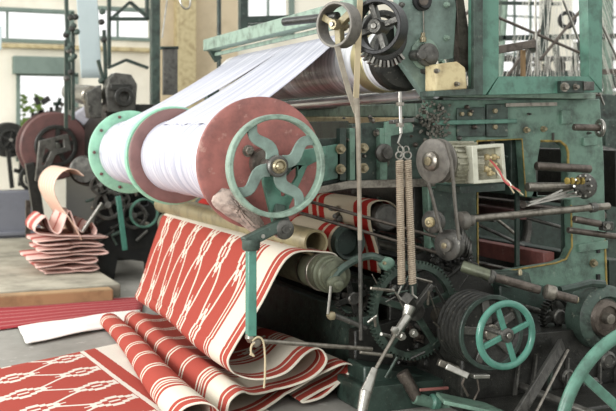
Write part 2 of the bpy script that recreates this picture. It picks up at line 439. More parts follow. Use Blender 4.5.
# ================================================================ LOOM SIDE FRAME
U = 4.80
lf = thing('weaving_loom', 'large green cast side frame of the near loom with window openings', 'loom', (P(500, 340, U).x, U, 0))
outer = poly([(428, 100), (600, 99), (604, 160), (606, 250), (612, 352), (560, 360), (470, 350), (432, 300), (428, 190)], U)
hole1 = poly([(477, 141), (522, 139), (526, 197), (571, 200), (572, 247), (566, 259), (556, 263), (478, 276)], U)
hole2 = poly([(541, 141), (560, 141), (566, 146), (568, 152), (568, 196), (538, 196), (536, 170)], U)
sp_ = B().prism(outer, U, U+.07, [hole1, hole2]).build('side_plate', 'green', lf, bevel=.006)
# yellowed beads round the openings
def bead(pts, r, name='opening_bead', m='gold', u=U-.004):
    B().tube([P(a, b, u) for a, b in pts], r, 6).build(name, m, lf)
bead([(477, 141), (478, 276), (556, 263), (566, 259), (572, 247), (571, 205)], .006)
bead([(477, 141), (522, 139), (526, 197)], .005)
bead([(541, 141), (560, 141), (566, 146), (568, 152), (568, 165)], .008)
bead([(432, 96), (600, 95)], .009, 'top_bead', 'brown', U-.02)
B().box((P(516, 97, U).x, U-.0, P(516, 97, U).z+.01), (S(176, 516, U), .16, .035)).build('top_rail', 'green_pale', lf, bevel=.004)
B().bar(P(432, 123, U-.03), P(516, 121, U-.03), .03, .025).build('rail', 'green_clean', lf, bevel=.004)
B().bar(P(505, 105, U-.02), P(556, 104, U-.02), .02, .02).build('rail', 'worn', lf)
B().bar(P(517, 150, U+.1), P(517, 268, U+.1), .02, .025).build('inner_post', 'green_dark', lf)
B().bar(P(563, 200, U+.1), P(563, 258, U+.1), .02, .018).build('inner_post', 'green_grime', lf)
for (a, b), r in {(460, 114): .016, (468, 114): .016, (493, 111): .02, (493, 127): .02, (526, 130): .016, (543, 129): .016, (528, 114): .007, (593, 263): .022, (588, 133): .008}.items():
    bolt(P(a, b, U-.002), r*.85, sp_, 'brass' if r > .01 else 'iron')
for pts in ([(485, 104), (506, 104), (506, 137), (485, 137)],):
    B().prism(poly(pts, U), U-.02, U).build('bearing_pad', 'green_grime', lf, bevel=.004)
for pts in ([(560, 110), (570, 110), (570, 124), (560, 124)], [(582, 138), (595, 137), (595, 145), (582, 146)], [(577, 244), (606, 240), (606, 248), (577, 252)]):
    B().prism(poly(pts, U), U-.02, U).build('cast_pad', 'green', lf, bevel=.004)
for a, b in ((598, 250), (598, 277)):
    B().box(P(a, b, U-.005), (.02, .02, .035)).build('slot_plate', 'black', lf)
bead([(605, 240), (607, 300), (611, 318)], .006)
B().tube([P(553, 140, U-.01), P(553, 133, U-.02)], .008, 8).build('oil_nipple', 'iron', sp_)
B().prism(poly([(431, 188), (474, 188), (475, 262), (445, 262), (431, 240)], U), U-.02, U).build('lower_panel', 'gear_green', lf, bevel=.004)
B().prism(poly([(456, 108), (484, 107), (484, 136), (456, 137)], U), U-.015, U).build('bearing_pad', 'green_grime', lf, bevel=.003)
# inner leg and feet
B().bar(P(440, 250, U+.05), V(P(440, 420, U+.05).x, U+.05, 0), .12, .14).build('leg', 'green_dark', lf, bevel=.01)
B().bar(P(590, 340, U+.05), V(P(590, 440, U+.05).x, U+.05, 0), .12, .2).build('leg', 'green_dark', lf, bevel=.01)
# left hand brackets plate with bearing blocks (behind the handwheel)
lb = B().prism(poly([(318, 139), (352, 137), (352, 124), (430, 118), (430, 186), (392, 186), (330, 187), (318, 184)], U), U, U+.05)
lb = lb.build('bracket_plate', 'green_grime', lf, bevel=.005)
B().prism(poly([(298, 150), (334, 144), (334, 178), (298, 186)], U), U-.05, U-.02).build('beam_bracket', 'green_clean', lf, bevel=.004)
B().prism(poly([(296, 190), (345, 180), (430, 178), (430, 186), (345, 188), (296, 196)], U), U-.06, U-.04).build('bracket_ledge', 'worn', lf, bevel=.002)
for x0, x1, m in ((336, 342, 'green_dark'), (346, 351, 'green'), (353, 358, 'green_grime'), (376, 383, 'green')):
    B().prism(poly([(x0, 128), (x1, 128), (x1, 180), (x0, 180)], U), U-.05, U-.002).build('rib', m, lf, bevel=.003)
for a, b in ((340, 149), (340, 169), (363, 148), (363, 168)):
    bolt(P(a, b, U-.055), .020, lb, 'brass', depth=.04)
for a, b, r in ((376, 133, .014), (384, 162, .022), (371, 120, .01), (347, 140, .01), (424, 112, .01), (410, 126, .012), (440, 108, .012)):
    bolt(P(a, b, U-.01), r, lb, 'worn')
B().prism(poly([(381, 122), (404, 118), (408, 126), (408, 132), (386, 136), (386, 160), (379, 160)], U), U-.06, U-.03).build('clamp', 'green', lf, bevel=.004)
B().lathe(P(383, 153, U-.06), -Y, [(.05, 0), (.05, .02), (.03, .03), (.03, .06), (.015, .06)], 20).build('bearing_cap', 'iron', lf)
# clump of fluff
lint = B()
for i in range(140):
    p = P(random.gauss(434, 7), random.gauss(122, 10), U-.02-random.random()*.03); lint.lathe(p-V(0, 0, .008), V(random.gauss(0, 1), random.gauss(0, 1), random.gauss(0, 1)), [(.002, 0), (.009, .004), (.008, .012), (.002, .02)], 6)
lint.build('lint', 'lint', lf)['kind'] = 'stuff'
lint2 = B()
for i in range(60):
    p = P(random.uniform(432, 470), random.uniform(250, 268), U-.03-random.random()*.1); lint2.lathe(p-V(0, 0, .015), V(random.random(), random.random(), 1), [(.004, 0), (.014, .008), (.016, .02), (.006, .03)], 6)
lint2.build('lint', 'grease', lf)['kind'] = 'stuff'

# upper plate with the two bearings
up = thing('upper_side_plate', 'faded green upright plate carrying bearings above the motor', 'machine plate', P(425, 97, 4.72))
pl = poly([(396, -12), (452, -14), (455, 10), (452, 58), (432, 62), (432, 99), (425, 99), (398, 60)], 4.72)
upp = B().prism(pl, 4.70, 4.76).build('plate', 'green_plate', up, bevel=.006)
B().lathe(P(421, 1, 4.70), -Y, [(.055, 0), (.055, .02), (.042, .025), (.042, .045), (.02, .045), (.02, .03)], 32).build('bearing', 'black', up)
B().lathe(P(421, 1, 4.68), -Y, [(.028, 0), (.028, .03), (.012, .03)], 20).build('bearing_bush', 'brown', up)
B().lathe(P(424, 54, 4.70), -Y, [(.085, 0), (.085, .012), (.06, .02)], 32).build('bearing_flange', 'green_pale', up)
B().lathe(P(426, 55, 4.67), -Y, [(.062, 0), (.062, .03), (.045, .034), (.045, .05), (.03, .055), (.012, .055)], 32).build('bearing_cap', 'iron', upp)
B().lathe(P(423, 42, 4.67), Z, [(.018, 0), (.018, .025), (.012, .03), (.012, .05)], 12).build('oil_cup', 'brass', up)
B().tube([P(423, 0, 4.69), P(424, 40, 4.69)], .004, 6).build('oil_pipe', 'worn', up)
for a, b in ((446, 5), (446, 38), (401, 5), (400, 37), (423, 71), (441, 62)): bolt(P(a, b, 4.698), .012, upp, 'green_pale' if a > 440 else 'iron')
cb = thing('bearing_housing', 'cream painted bearing block below the faded green upright plate', 'bearing', P(447, 93, 4.6))
B().prism(poly([(430, 65), (452, 62), (460, 68), (462, 90), (430, 92)], 4.62), 4.56, 4.68).build('block', 'cream', cb, bevel=.012)
B().prism(poly([(429, 91), (470, 89), (472, 95), (429, 97)], 4.6), 4.55, 4.70).build('foot_plate', 'green_grime', cb, bevel=.005)
for a, b in ((436, 71), (456, 84)): bolt(P(a, b, 4.56), .010, cb, 'worn')
B().prism(poly([(452, -14), (458, -14), (470, 60), (470, 72), (456, 70)], 4.74), 4.70, 4.76).build('side_arm', 'brown', up, bevel=.006)
hm = B()
for i in range(11):
    hm.tube([P(456+i*3.1, 64, 4.9), P(457+i*3, 88, 4.9)], .005, 5)
hm.build('guard_rods', 'steel', up)

# green framed glazed guard on the upper right
gd = thing('machine_guard', 'green steel guard frame with mitred corner standing on the loom top rail', 'frame', P(530, 90, 4.66))
def gp(pts, m, name, y0=4.60, y1=4.68): B().prism(poly(pts, 4.62), y0, y1).build(name, m, gd, bevel=.004)
gp([(474, -20), (497, -20), (497, 76), (484, 95), (474, 95)], 'green_clean', 'post')
gp([(497, 76.5), (587, 76.5), (600, 92.5), (486, 95)], 'green_clean', 'bottom_rail')
gp([(585, -20), (600, -20), (600, 92), (587, 76)], 'green_clean', 'post')
B().prism(poly([(474, -20), (483, -20), (483, 95), (474, 95)], 4.57), 4.57, 4.60).build('edge_strip', 'green_grime', gd, bevel=.002)
B().prism(poly([(557, 81), (580, 81), (580, 93), (557, 93)], 4.6), 4.56, 4.60).build('hinge_plate', 'green_dark', gd, bevel=.004)
B().box(P(588, 86, 4.56), (.07, .03, .05)).build('latch_block', 'iron', gd, bevel=.005)
bolt(P(564, 87, 4.565), .020, gd, 'worn'); bolt(P(575, 87, 4.565), .014, gd, 'worn')
B().bar(P(462, 56, 4.75), P(532, 44, 4.75), .06, .045).build('cross_rail', 'brown', gd, bevel=.004)
B().bar(P(532, 44, 4.75), P(534, 50, 6.5), .05, .045, (0, 0, 1)).build('return_rail', 'brown', gd, bevel=.004)
B().bar(P(523, 50, 4.8), P(523, 78, 4.8), .02, .022).build('stay', 'timber', gd)

# ================================================================ HANDWHEELS, PULLEYS, GEARS
def wheel(name, label, cat, c, R, width, rim_t, nsp, m, hub_m, hub_r, style='flat', sw=.02, a0=0, group=None, axle=.2, curved=0, spm=None):
    c = Vector(c); w = thing(name, label, cat, c, group); spm = spm or m
    if style == 'round': B().torus(c, Y, R-rim_t, rim_t, 64, 12).build('rim', m, w)
    else: B().ring(c, Y, R, R-rim_t, width, 64).build('rim', m, w)
    for i in range(nsp):
        a = a0+i*2*PI/nsp; d = V(math.cos(a), 0, math.sin(a)); e = V(-math.sin(a), 0, math.cos(a))
        L0, L1 = hub_r*.7, R-rim_t*(.7 if style != 'round' else 1.6)
        if curved:
            b = B(); N = 12; vs = []; fs = []
            for k in range(N+1):
                t = k/N; r = L0+(L1-L0)*t; off = curved*math.sin(t*2*PI)*R; hw = sw*(1.15-.35*t+.5*max(0, t-.85))
                q = c+d*r+e*off; tn = (d*(L1-L0)+e*(curved*2*PI*math.cos(t*2*PI)*R)).normalized(); nn = V(-tn.z, 0, tn.x)
                for yy in (-.008, .008): vs += [q+nn*hw+Y*yy, q-nn*hw+Y*yy]
            for k in range(N):
                o = k*4; p = o+4; fs += [(o, o+1, p+1, p), (o+2, p+2, p+3, o+3), (o, p, p+2, o+2), (o+1, o+3, p+3, p+1)]
            fs += [(0, 2, 3, 1), (N*4, N*4+1, N*4+3, N*4+2)]
            b.add(vs, fs).build('spoke', spm, w, bevel=.003)
        else:
            B().bar(c+d*L0, c+d*L1, width*.45 if style != 'round' else .018, sw*2).build('spoke', spm, w, bevel=.004)
    B().lathe(c, -Y, [(hub_r, -width*.5), (hub_r, width*.5), (hub_r*.85, width*.62), (hub_r*.45, width*.62), (hub_r*.42, width*.5)], 28).build('hub', hub_m, w)
    if axle: B().cyl(c-Y*(width*.6+.01), c+Y*axle, hub_r*.38).build('axle', 'steel', w)
    return w
c1 = P(276, 166, 4.36)
wheel('hand_wheel', 'green four-armed handwheel mounted before the rusty red beam flange', 'wheel', c1, .243, .055, .024, 4, 'green_pale', 'iron', .052, sw=.028, a0=math.radians(32), curved=-.085, spm='green_plate', axle=.22)
B().lathe(c1-Y*.03, -Y, [(.034, 0), (.034, .02), (.026, .026), (.022, .020), (.012, .03)], 24).build('hub_cap', 'brass', bpy.data.objects['hand_wheel'], label='brass ring round the shaft end')
c2 = P(506, 335, 3.90)
wheel('hand_wheel', 'glossy turquoise green four-spoked handwheel low on the loom side', 'wheel', c2, .163, .03, .0165, 4, 'green_wheel', 'iron', .034, 'round', sw=.013, a0=math.radians(20), axle=.35)
c3 = P(650, 437, 3.3)
wheel('hand_wheel', 'large blurred green handwheel cut off by the lower right corner', 'wheel', c3, .50, .04, .026, 4, 'green_clean', 'green_dark', .05, 'round', sw=.02, a0=math.radians(50), axle=.95)
# small edge-on handwheel at right
hw = thing('hand_wheel', 'small worn metal handwheel on a brown spindle by the frame\'s right edge', 'wheel', P(600, 128, 4.6))
ax = V(1, -.15, -.03).normalized(); pc = P(600, 128, 4.6)
B().torus(pc, ax, .042, .012, 32, 10).build('rim', 'steel', hw)
for k in range(3):
    a, b, _ = frame_of(ax); d = a*math.cos(k*2.1)+b*math.sin(k*2.1); B().tube([pc, pc+d*.042], .006, 6).build('spoke', 'steel', hw)
B().cyl(pc, pc-ax*.17, .02).build('spindle', 'brown', hw)

# big toothed gear
def gear(name, label, c, R, teeth, width, m, hub_m, ri=None, depth=.014, webs=6, cat='gear', a0=.3, hub_r=.05, axle=.1):
    c = Vector(c); w = thing(name, label, cat, c); pts = []
    for i in range(teeth):
        a = 2*PI*i/teeth; s = 2*PI/teeth
        for f, r in ((0, R-depth), (.28, R-depth), (.42, R), (.72, R), (.86, R-depth)): pts.append((c.x+r*math.cos(a+f*s), c.z+r*math.sin(a+f*s)))
    ri = ri or R*.84
    B().prism(pts, c.y-width/2, c.y+width/2, [arc(c.x, c.z, ri, 0, 360-7.5, 47)]).build('toothed_rim', m, w)
    for k in range(webs):
        a = a0+k*2*PI/webs; d = V(math.cos(a), 0, math.sin(a)); B().bar(c+d*hub_r*.7, c+d*(ri+.005), width*.4, .035).build('spoke', m, w, bevel=.004)
    B().lathe(c, -Y, [(hub_r, -width*.5), (hub_r, width*.7), (hub_r*.8, width*.85), (hub_r*.4, width*.85)], 24).build('hub', hub_m, w)
    if axle: B().cyl(c-Y*.02, c+Y*axle, hub_r*.45).build('axle', 'iron', w)
    return w
gear('gear_wheel', 'big dark green toothed gear behind the two hanging springs', P(413, 310, 4.45), .252, 72, .045, 'gear_green', 'iron', webs=5, axle=.4)
gear('gear_wheel', 'smaller greasy gear low down between the cloth pile and the big gear', P(352, 298, 4.75), .10, 30, .04, 'grease', 'iron', webs=4, hub_r=.035)
gear('gear_wheel', 'dark gear meshing on the shaft right of the turquoise handwheel', P(556, 316, 4.35), .10, 32, .05, 'grease', 'iron', webs=4, hub_r=.04, axle=.45)
# curved guard over the gear on the left with pivot pins
ga = thing('curved_lever', 'curved dark green lever arm arching from the pivot left of the big gear', 'lever', P(340, 280, 4.5))
pts = crom([tuple(P(a, b, 4.5)) for a, b in ((331, 282), (340, 270), (356, 260), (372, 256), (385, 261))], 6)
B().tube(pts, .019, 8).build('arm', 'green_grime', ga)
B().lathe(P(333, 283, 4.52), -Y, [(.04, 0), (.04, .05), (.022, .055), (.022, .08), (.01, .085)], 20).build('pivot_boss', 'tube_green', ga)
B().lathe(P(384, 263, 4.52), -Y, [(.035, 0), (.035, .05), (.02, .06)], 20).build('pivot_boss', 'green', ga)
B().lathe(P(384, 263, 4.46), -Y, [(.01, 0), (.008, .012)], 10).build('pin', 'brass', ga)
B().tube([P(331, 286, 4.47), P(328, 314, 4.47)], .008, 8).build('link', 'steel', ga)
B().cyl(P(334, 315, 4.47), P(366, 328, 4.47), .013).build('rod', 'iron', ga)
B().lathe(P(330, 315, 4.49), -Y, [(.022, 0), (.022, .03), (.012, .035)], 6).build('nut', 'brass', ga)

# dark grooved pulley at (475,330)
pu = thing('grooved_pulley', 'black grooved drive pulley behind the turquoise handwheel', 'pulley', P(474, 330, 4.2))
c = P(478, 328, 4.2)
prof = [(.05, -.11)]
for k in range(6): prof += [(.178, -.10+k*.036), (.178, -.09+k*.036), (.162, -.083+k*.036), (.162, -.074+k*.036)]
prof += [(.178, .112), (.16, .118), (.15, .10), (.05, .09)]
B().lathe(c, -Y, prof, 56).build('rim', 'grease', pu)
B().ring(c-Y*.118, Y, .182, .160, .014, 56).build('front_ring', 'green_dark', pu)
for k in range(5):
    a = .5+k*2*PI/5; d = V(math.cos(a), 0, math.sin(a)); B().bar(c+d*.04-Y*.10, c+d*.162-Y*.10, .02, .04).build('spoke', 'iron', pu, bevel=.004)
B().cyl(c+Y*.4, c-Y*.13, .04).build('axle', 'worn', pu)
# motor with terminal box
mo = thing('electric_motor', 'greenish grey ribbed electric motor with an open terminal box', 'motor', P(470, 186, 4.5))
mc = P(446, 160, 4.5); mdir = V(1, 0, .03).normalized()
cas = B().lathe(P(446, 163, 4.53), X, [(.085, 0), (.104, .01), (.104, .17), (.085, .19)], 28).build('casing', 'motor', mo)
for k in range(14):
    a = -1.2+k*.30; d = V(0, -math.cos(a), math.sin(a)); q = P(446, 163, 4.53)+d*.10
    B().bar(q+X*.012, q+X*.165, .008, .03, (0, -math.sin(a), -math.cos(a))).build('cooling_fin', 'motor', cas)
tbx = B()
ob = poly([(472, 146), (504, 143.5), (507, 182), (474, 184)], 4.38); ib = poly([(477.5, 149), (501, 147), (503.5, 178.5), (479, 180.5)], 4.38)
tbo = B().prism(ob, 4.38, 4.44, [ib]).build('terminal_box', 'motor_edge', mo, bevel=.004)
B().prism(ob, 4.44, 4.46).build('box_back', 'motor', mo)
for a, b in ((486, 157), (491, 164), (485, 169), (493, 157), (489, 173)):
    B().lathe(P(a, b, 4.445), -Y, [(.02, 0), (.014, .025), (.007, .03), (.007, .05)], 8).build('terminal', 'cream', tbo)
B().prism(poly([(455, 186), (500, 183), (500, 190), (455, 193)], 4.55), 4.5, 4.75).build('mounting_foot', 'green_dark', mo, bevel=.004)
for k, (m, e) in enumerate((('red_wire', (516, 189)), ('red_wire', (520, 191)), ('string', (514, 193)), ('string', (523, 195)), ('white_cloth', (511, 186)))):
    pts = crom([tuple(P(490+k, 160+k, 4.42)), tuple(P(499, 170+k, 4.36)), tuple(P(505+k, 182, 4.33)), tuple(P(e[0], e[1], 4.32))], 5)
    B().tube(pts, .0045, 5).build('wire', m, tbo)
# pulleys with belt
def vpulley(label, c, R, w, m1='iron', m2='cream', ax=-Y, axle=.15):
    t = thing('belt_pulley', label, 'pulley', c)
    B().lathe(c, ax, [(R*.3, -w), (R, -w), (R, -w*.75), (R*.86, -w*.5), (R*.86, -w*.3), (R, 0), (R, w*.2), (R*.93, w*.3), (R*.5, w*.35)], 40).build('rim', m1, t)
    bo = B().lathe(c+ax*w*.3, ax, [(R*.45, 0), (R*.43, w*.5), (R*.30, w*.7), (R*.2, w*.7)], 28).build('boss', m2, t)
    B().lathe(c+ax*w*.9, ax, [(R*.2, 0), (R*.2, w*.25), (R*.1, w*.3)], 12).build('shaft_end', 'brass', bo)
    B().cyl(c-ax*w, c-ax*(w+axle), R*.2).build('axle', 'iron', t)
    return t
vpulley('large grey belt pulley on the left end of the motor', P(434, 161, 4.46), S(22.5, 433, 4.46), .045, 'rubber', 'worn', V(-.95, -.31, 0), axle=.04)
vpulley('small belt pulley with a pale worn hub under the motor pulley', P(432, 222, 4.40), S(11.5, 433, 4.4), .035, 'iron', 'cream', V(-.90, -.43, 0), axle=.03)
vpulley('grey idler pulley lowest of the belt pulleys, above the grooved pulley', P(448, 245, 4.42), S(15.5, 448, 4.4), .035, 'iron', 'rubber', V(-.90, -.43, 0), axle=.03)
def belt(pts, w, m, label, closed=False, th=.006, up=None):
    b = B(); q = [Vector(p) for p in pts]
    for i in range(len(q)-1): b.bar(q[i], q[i+1], w, th, up)
    return solo('drive_belt', b, m, label, 'belt')
bp = [(446, 143), (451, 160), (453, 178), (455, 204), (459, 240)]
belt([P(a, b, 4.34) for a, b in bp], .014, 'rubber', 'grey belt running down the right side of the motor pulley to the idler', th=.012)
belt([P(a, b, 4.34) for a, b in ((428, 182), (433, 200), (441, 232))], .014, 'rubber', 'grey belt running from under the motor pulley left edge to the idler', th=.012)
# collar and long shaft
ls = thing('long_shaft', 'long brown steel shaft running level from the idler to the right frame edge', 'shaft', P(470, 220, 4.55))
B().cyl(P(458, 220, 4.5), P(609, 206, 4.5), .020).build('rod', 'worn', ls)
B().lathe(P(458, 221, 4.5), X, [(.03, 0), (.05, .01), (.05, .05), (.03, .07), (.03, .09)], 20).build('collar', 'rubber', ls)
for k in range(5): B().lathe(P(458+k*2, 238+k*3, 4.48+k*.01), V(.9, -.3, -.2), [(.03, 0), (.055, .004), (.055, .014), (.03, .018)], 24).build('washer', 'iron', ls)
B().cyl(P(590, 208, 4.5), P(596, 207, 4.5), .028).build('collar', 'iron', ls)
# tubes in front of right window
solo('pipe_stub', B().cyl(P(536, 166, 4.62), P(590, 169, 4.62), .024, n=20), 'brown', 'upper brown round bar across the small window of the green frame', 'bar')
solo('pipe_stub', B().cyl(P(527, 187, 4.60), P(572, 187, 4.62), .026, n=20), 'worn', 'lower dark stub bar beneath the small window of the green frame', 'bar')
ck = thing('chuck', 'round dark clutch head bristling with pins right of the lower stub bar', 'machine part', P(583, 186, 4.55))
hd = B().lathe(P(583, 186, 4.58), -Y, [(.07, 0), (.075, .02), (.06, .05), (.03, .06)], 18).build('head', 'iron', ck)
for k in range(10):
    a = k*.628; B().tube([P(583, 186, 4.52)+V(math.cos(a), 0, math.sin(a))*.045, P(583, 186, 4.47)+V(math.cos(a), 0, math.sin(a))*.06], .006, 6).build('pin', 'steel', hd)
for k in range(4): B().lathe(P(566+k*5, 181, 4.52), X, [(.006, 0), (.02, .003), (.02, .014), (.006, .017)], 10).build('spacer', 'gold', ck)
# bundle of steel fingers
for k in range(8):
    a = P(527+k*2.2, 206-k*.8-(k % 2)*3, 4.42+k*.012); b = P(562+k*3.6, 190+(k % 3)*3, 4.5+k*.01)
    o = B().bar(a, b, .010, .008); solo('steel_finger', o, 'steel', 'thin bright steel finger in the bundle left of the clutch head', 'rod', 'bright steel fingers fanned out beside the clutch head')
# rods right middle
rb = thing('rod_bracket', 'pair of dark horizontal rods with a bright nut at the right frame edge', 'bracket', P(600, 226, 4.5))
B().cyl(P(574, 219, 4.5), P(600, 224, 4.5), .020).build('rod', 'brown', rb)
B().cyl(P(568, 230, 4.52), P(620, 237, 4.52), .018).build('rod', 'brown', rb)
B().box(P(606, 226, 4.5), (.07, .05, .05)).build('block', 'iron', rb, bevel=.006)
B().lathe(P(606, 226, 4.47), -Y, [(.018, 0), (.018, .02), (.01, .02)], 6).build('nut', 'steel', rb)
# lower slanted shafts
s1 = thing('cross_shaft', 'worn stepped shaft slanting down over the turquoise handwheel', 'shaft', P(520, 290, 4.2))
B().cyl(P(462, 266, 4.3), P(492, 276, 4.2), .03, .028).build('shaft', 'tube_green', s1)
B().cyl(P(490, 276, 4.2), P(540, 290, 4.12), .022).build('shaft', 'brown', s1)
B().lathe(P(544, 291, 4.11), V(.9, -.35, -.22), [(.025, 0), (.038, .01), (.038, .05), (.03, .06)], 20).build('collar', 'worn', s1)
B().lathe(P(489, 276, 4.2), V(.9, -.35, -.22), [(.025, 0), (.036, .005), (.036, .02), (.025, .03)], 20).build('collar', 'iron', s1)
B().cyl(P(548, 292, 4.1), P(577, 300, 4.04), .021).build('shaft', 'brown', s1)
B().lathe(P(577, 300, 4.04), V(.9, -.35, -.22), [(.017, -.002), (.017, .004), (.008, .005)], 14).build('shaft_face', 'brass', s1)
B().prism(poly([(492, 272), (530, 273), (532, 283), (508, 288), (494, 282)], 4.3), 4.3, 4.42).build('bearing_block', 'green_grime', s1, bevel=.006)
B().lathe(P(520, 275, 4.28), Z, [(.012, 0), (.012, .02), (.006, .03)], 10).build('oil_cup', 'brass', s1)
# green disc at right
gdc = thing('brake_drum', 'green rimmed round drum with rusty centre above the large corner handwheel', 'drum', P(606, 318, 4.1))
B().lathe(P(606, 318, 4.15), -Y, [(.17, -.12), (.17, 0), (.155, .015), (.115, .02), (.105, 0)], 48).build('rim', 'green_grime', gdc)
B().lathe(P(606, 318, 4.13), -Y, [(.10, 0), (.09, .02), (.065, .025), (.06, .01), (.03, .01)], 36).build('face', 'brown', gdc)
B().lathe(P(606, 318, 4.12), -Y, [(.03, 0), (.026, .04), (.01, .045)], 20).build('nut', 'worn', gdc)
B().cyl(P(606, 318, 4.27), P(606, 318, 4.27)+Y*.6, .04).build('axle', 'iron', gdc)
B().tube([P(a, b, 4.14) for a, b in ((560, 290), (575, 287), (590, 283), (604, 284))], .02, 8).build('brake_band_lug', 'green_dark', gdc)
# swinging strap bars lower right
solo('lever_bar', B().bar(P(562, 344, 4.18), P(508, 432, 3.78), .02, .06), 'iron', 'broad dark flat lever slanting below the turquoise handwheel', 'lever', bevel=.003)
solo('lever_rod', B().tube([P(568, 350, 4.1), P(528, 428, 3.75)], .007, 8), 'worn', 'thin brown rod slanting beside the corner handwheel', 'rod')
lo = thing('latch_plate', 'grimy green tread plate with rusty edge under the turquoise handwheel', 'plate', P(480, 400, 4.0))
B().bar(P(440, 398, 4.12), P(505, 412, 4.0), .24, .018).build('plate', 'green', lo, bevel=.004)
B().bar(P(446, 366, 4.1), P(468, 376, 4.05), .04, .03).build('catch', 'steel', lo, bevel=.004)
B().bar(P(472, 376, 4.05), P(488, 376, 4.05), .04, .02).build('catch', 'steel', lo, bevel=.004)
B().tube([P(467, 372, 4.05), P(462, 384, 4.05), P(468, 396, 4.05)], .006, 6).build('spring_hook', 'brown', lo)
B().tube([P(477, 376, 4.05), P(479, 390, 4.05), P(474, 400, 4.05)], .005, 6).build('spring_hook', 'brown', lo)

# top left pulleys and strap
wheel('flat_pulley', 'small worn flat-belt pulley left of the black pulley at top', 'pulley', P(339, 25, 4.5), S(23, 339, 4.5), .085, .014, 3, 'rubber', 'brass', .028, sw=.018, a0=.6, axle=.10, spm='tube').rotation_euler = (0, 0, math.radians(-64))
wheel('flat_pulley', 'large black pulley beside the faded green upright plate', 'pulley', P(379, 27, 4.5), S(28, 378, 4.5), .10, .022, 4, 'black', 'iron', .04, sw=.016, a0=.3, axle=.02, spm='iron').rotation_euler = (0, 0, math.radians(-52))
mc_ = B().lathe(P(392, 42, 4.62), Y, [(.13, 0), (.13, .06), (.10, .06)], 40)
dt = thing('dirt_ring', 'greasy pale fringed collar between black pulley and faded green plate', 'collar', P(392, 60, 4.65))
for k in range(14):
    a = 3.4+k*.16; c_ = P(383, 36, 4.64); d = V(math.cos(a), 0, math.sin(a)); B().bar(c_+d*.13, c_+d*.165, .05, .012).build('cooling_blade', 'steel' if k % 2 else 'iron', dt)
B().ring(P(383, 36, 4.66), Y, .135, .10, .05, 48).build('ring', 'grease', dt)
belt([P(a, b, 4.46) for a, b in ((337, 46), (342, 66), (349, 92), (356, 112))], .006, 'strap', 'grey flat strap hanging slanted from the small worn pulley', th=.028)
belt([P(a, b, 4.5) for a, b in ((360, 0), (358, 50), (356, 100))], .006, 'string', 'pale flat strap hanging straight down between the two top pulleys', th=.030)
rod1 = thing('lever_rod', 'long worn vertical rod hanging from the straps down past the cloth roll', 'rod', P(358, 330, 4.45))
B().tube([P(356, 98, 4.46), P(358, 125, 4.46), P(359, 180, 4.46), P(360, 240, 4.46)], [.018, .013, .012, .012], 8).build('rod', 'strap', rod1)
B().tube([P(360, 240, 4.46), P(361, 340, 4.46)], .011, 8).build('lower_rod', 'iron', rod1)
# blades of the small arm near (315,20)
solo('shaft_arm', B().cyl(P(284, 22, 4.9), P(338, 16, 4.5), .022), 'grease', 'black shaft running left from the small worn pulley under the box beam', 'shaft')

# springs
for i, (x, lab) in enumerate(((400.5, 'left of the two long worn coil springs hanging before the big gear'), (408.5, 'right of the two long worn coil springs hanging before the big gear'))):
    sp = thing('coil_spring', lab, 'spring', P(x+3*i, 282, 4.2), 'long hanging coil springs')
    a = P(x-1, 160, 4.2); b = P(x+3*i+1, 284, 4.2); N = 60; pts = []
    d = (b-a); e1, e2, _ = frame_of(d)
    for k in range(N*9+1):
        t = k/(N*9); an = 2*PI*k/9; pts.append(a+d*t+(e1*math.cos(an)+e2*math.sin(an))*.0155)
    B().tube(pts, .0047, 6).build('coil', 'spring', sp)
    B().torus(a+Z*.022, V(.3, 1, 0), .018, .004, 20, 6).build('end_loop', 'steel', sp)
    B().torus(a+Z*.05+X*.006*(1-2*i), V(1, .4, 0), .016, .0035, 20, 6).build('hook', 'steel', sp)
    q = P(x+3*i+1, 286, 4.2)
    B().tube([q, q+V(-.02+.02*i, 0, -.04), q+V(-.005+.03*i, 0, -.06)], .005, 6).build('end_hook', 'steel', sp)
hg = thing('spring_hanger', 'threaded bolt and small clamp holding the coil springs at the top', 'hanger', P(401, 140, 4.25))
B().cyl(P(400, 92, 4.25), P(401, 134, 4.2), .008).build('bolt', 'steel', hg)
B().lathe(P(400, 104, 4.24), Z, [(.02, -.008), (.02, .008)], 6).build('nut', 'worn', hg)
B().lathe(P(400, 125, 4.21), Z, [(.02, -.008), (.02, .01)], 6).build('nut', 'worn', hg)
B().bar(P(391, 122, 4.25), P(412, 120, 4.25), .05, .02).build('clamp_bar', 'iron', hg, bevel=.003)
B().bar(P(412, 120, 4.26), P(416, 122, 4.8), .03, .02, (1, 0, 0)).build('bracket', 'green_grime', hg, bevel=.003)
B().tube([P(401, 134, 4.2), P(398, 143, 4.19), P(404, 150, 4.2), P(400, 157, 4.2)], .005, 6).build('hook', 'steel', hg)

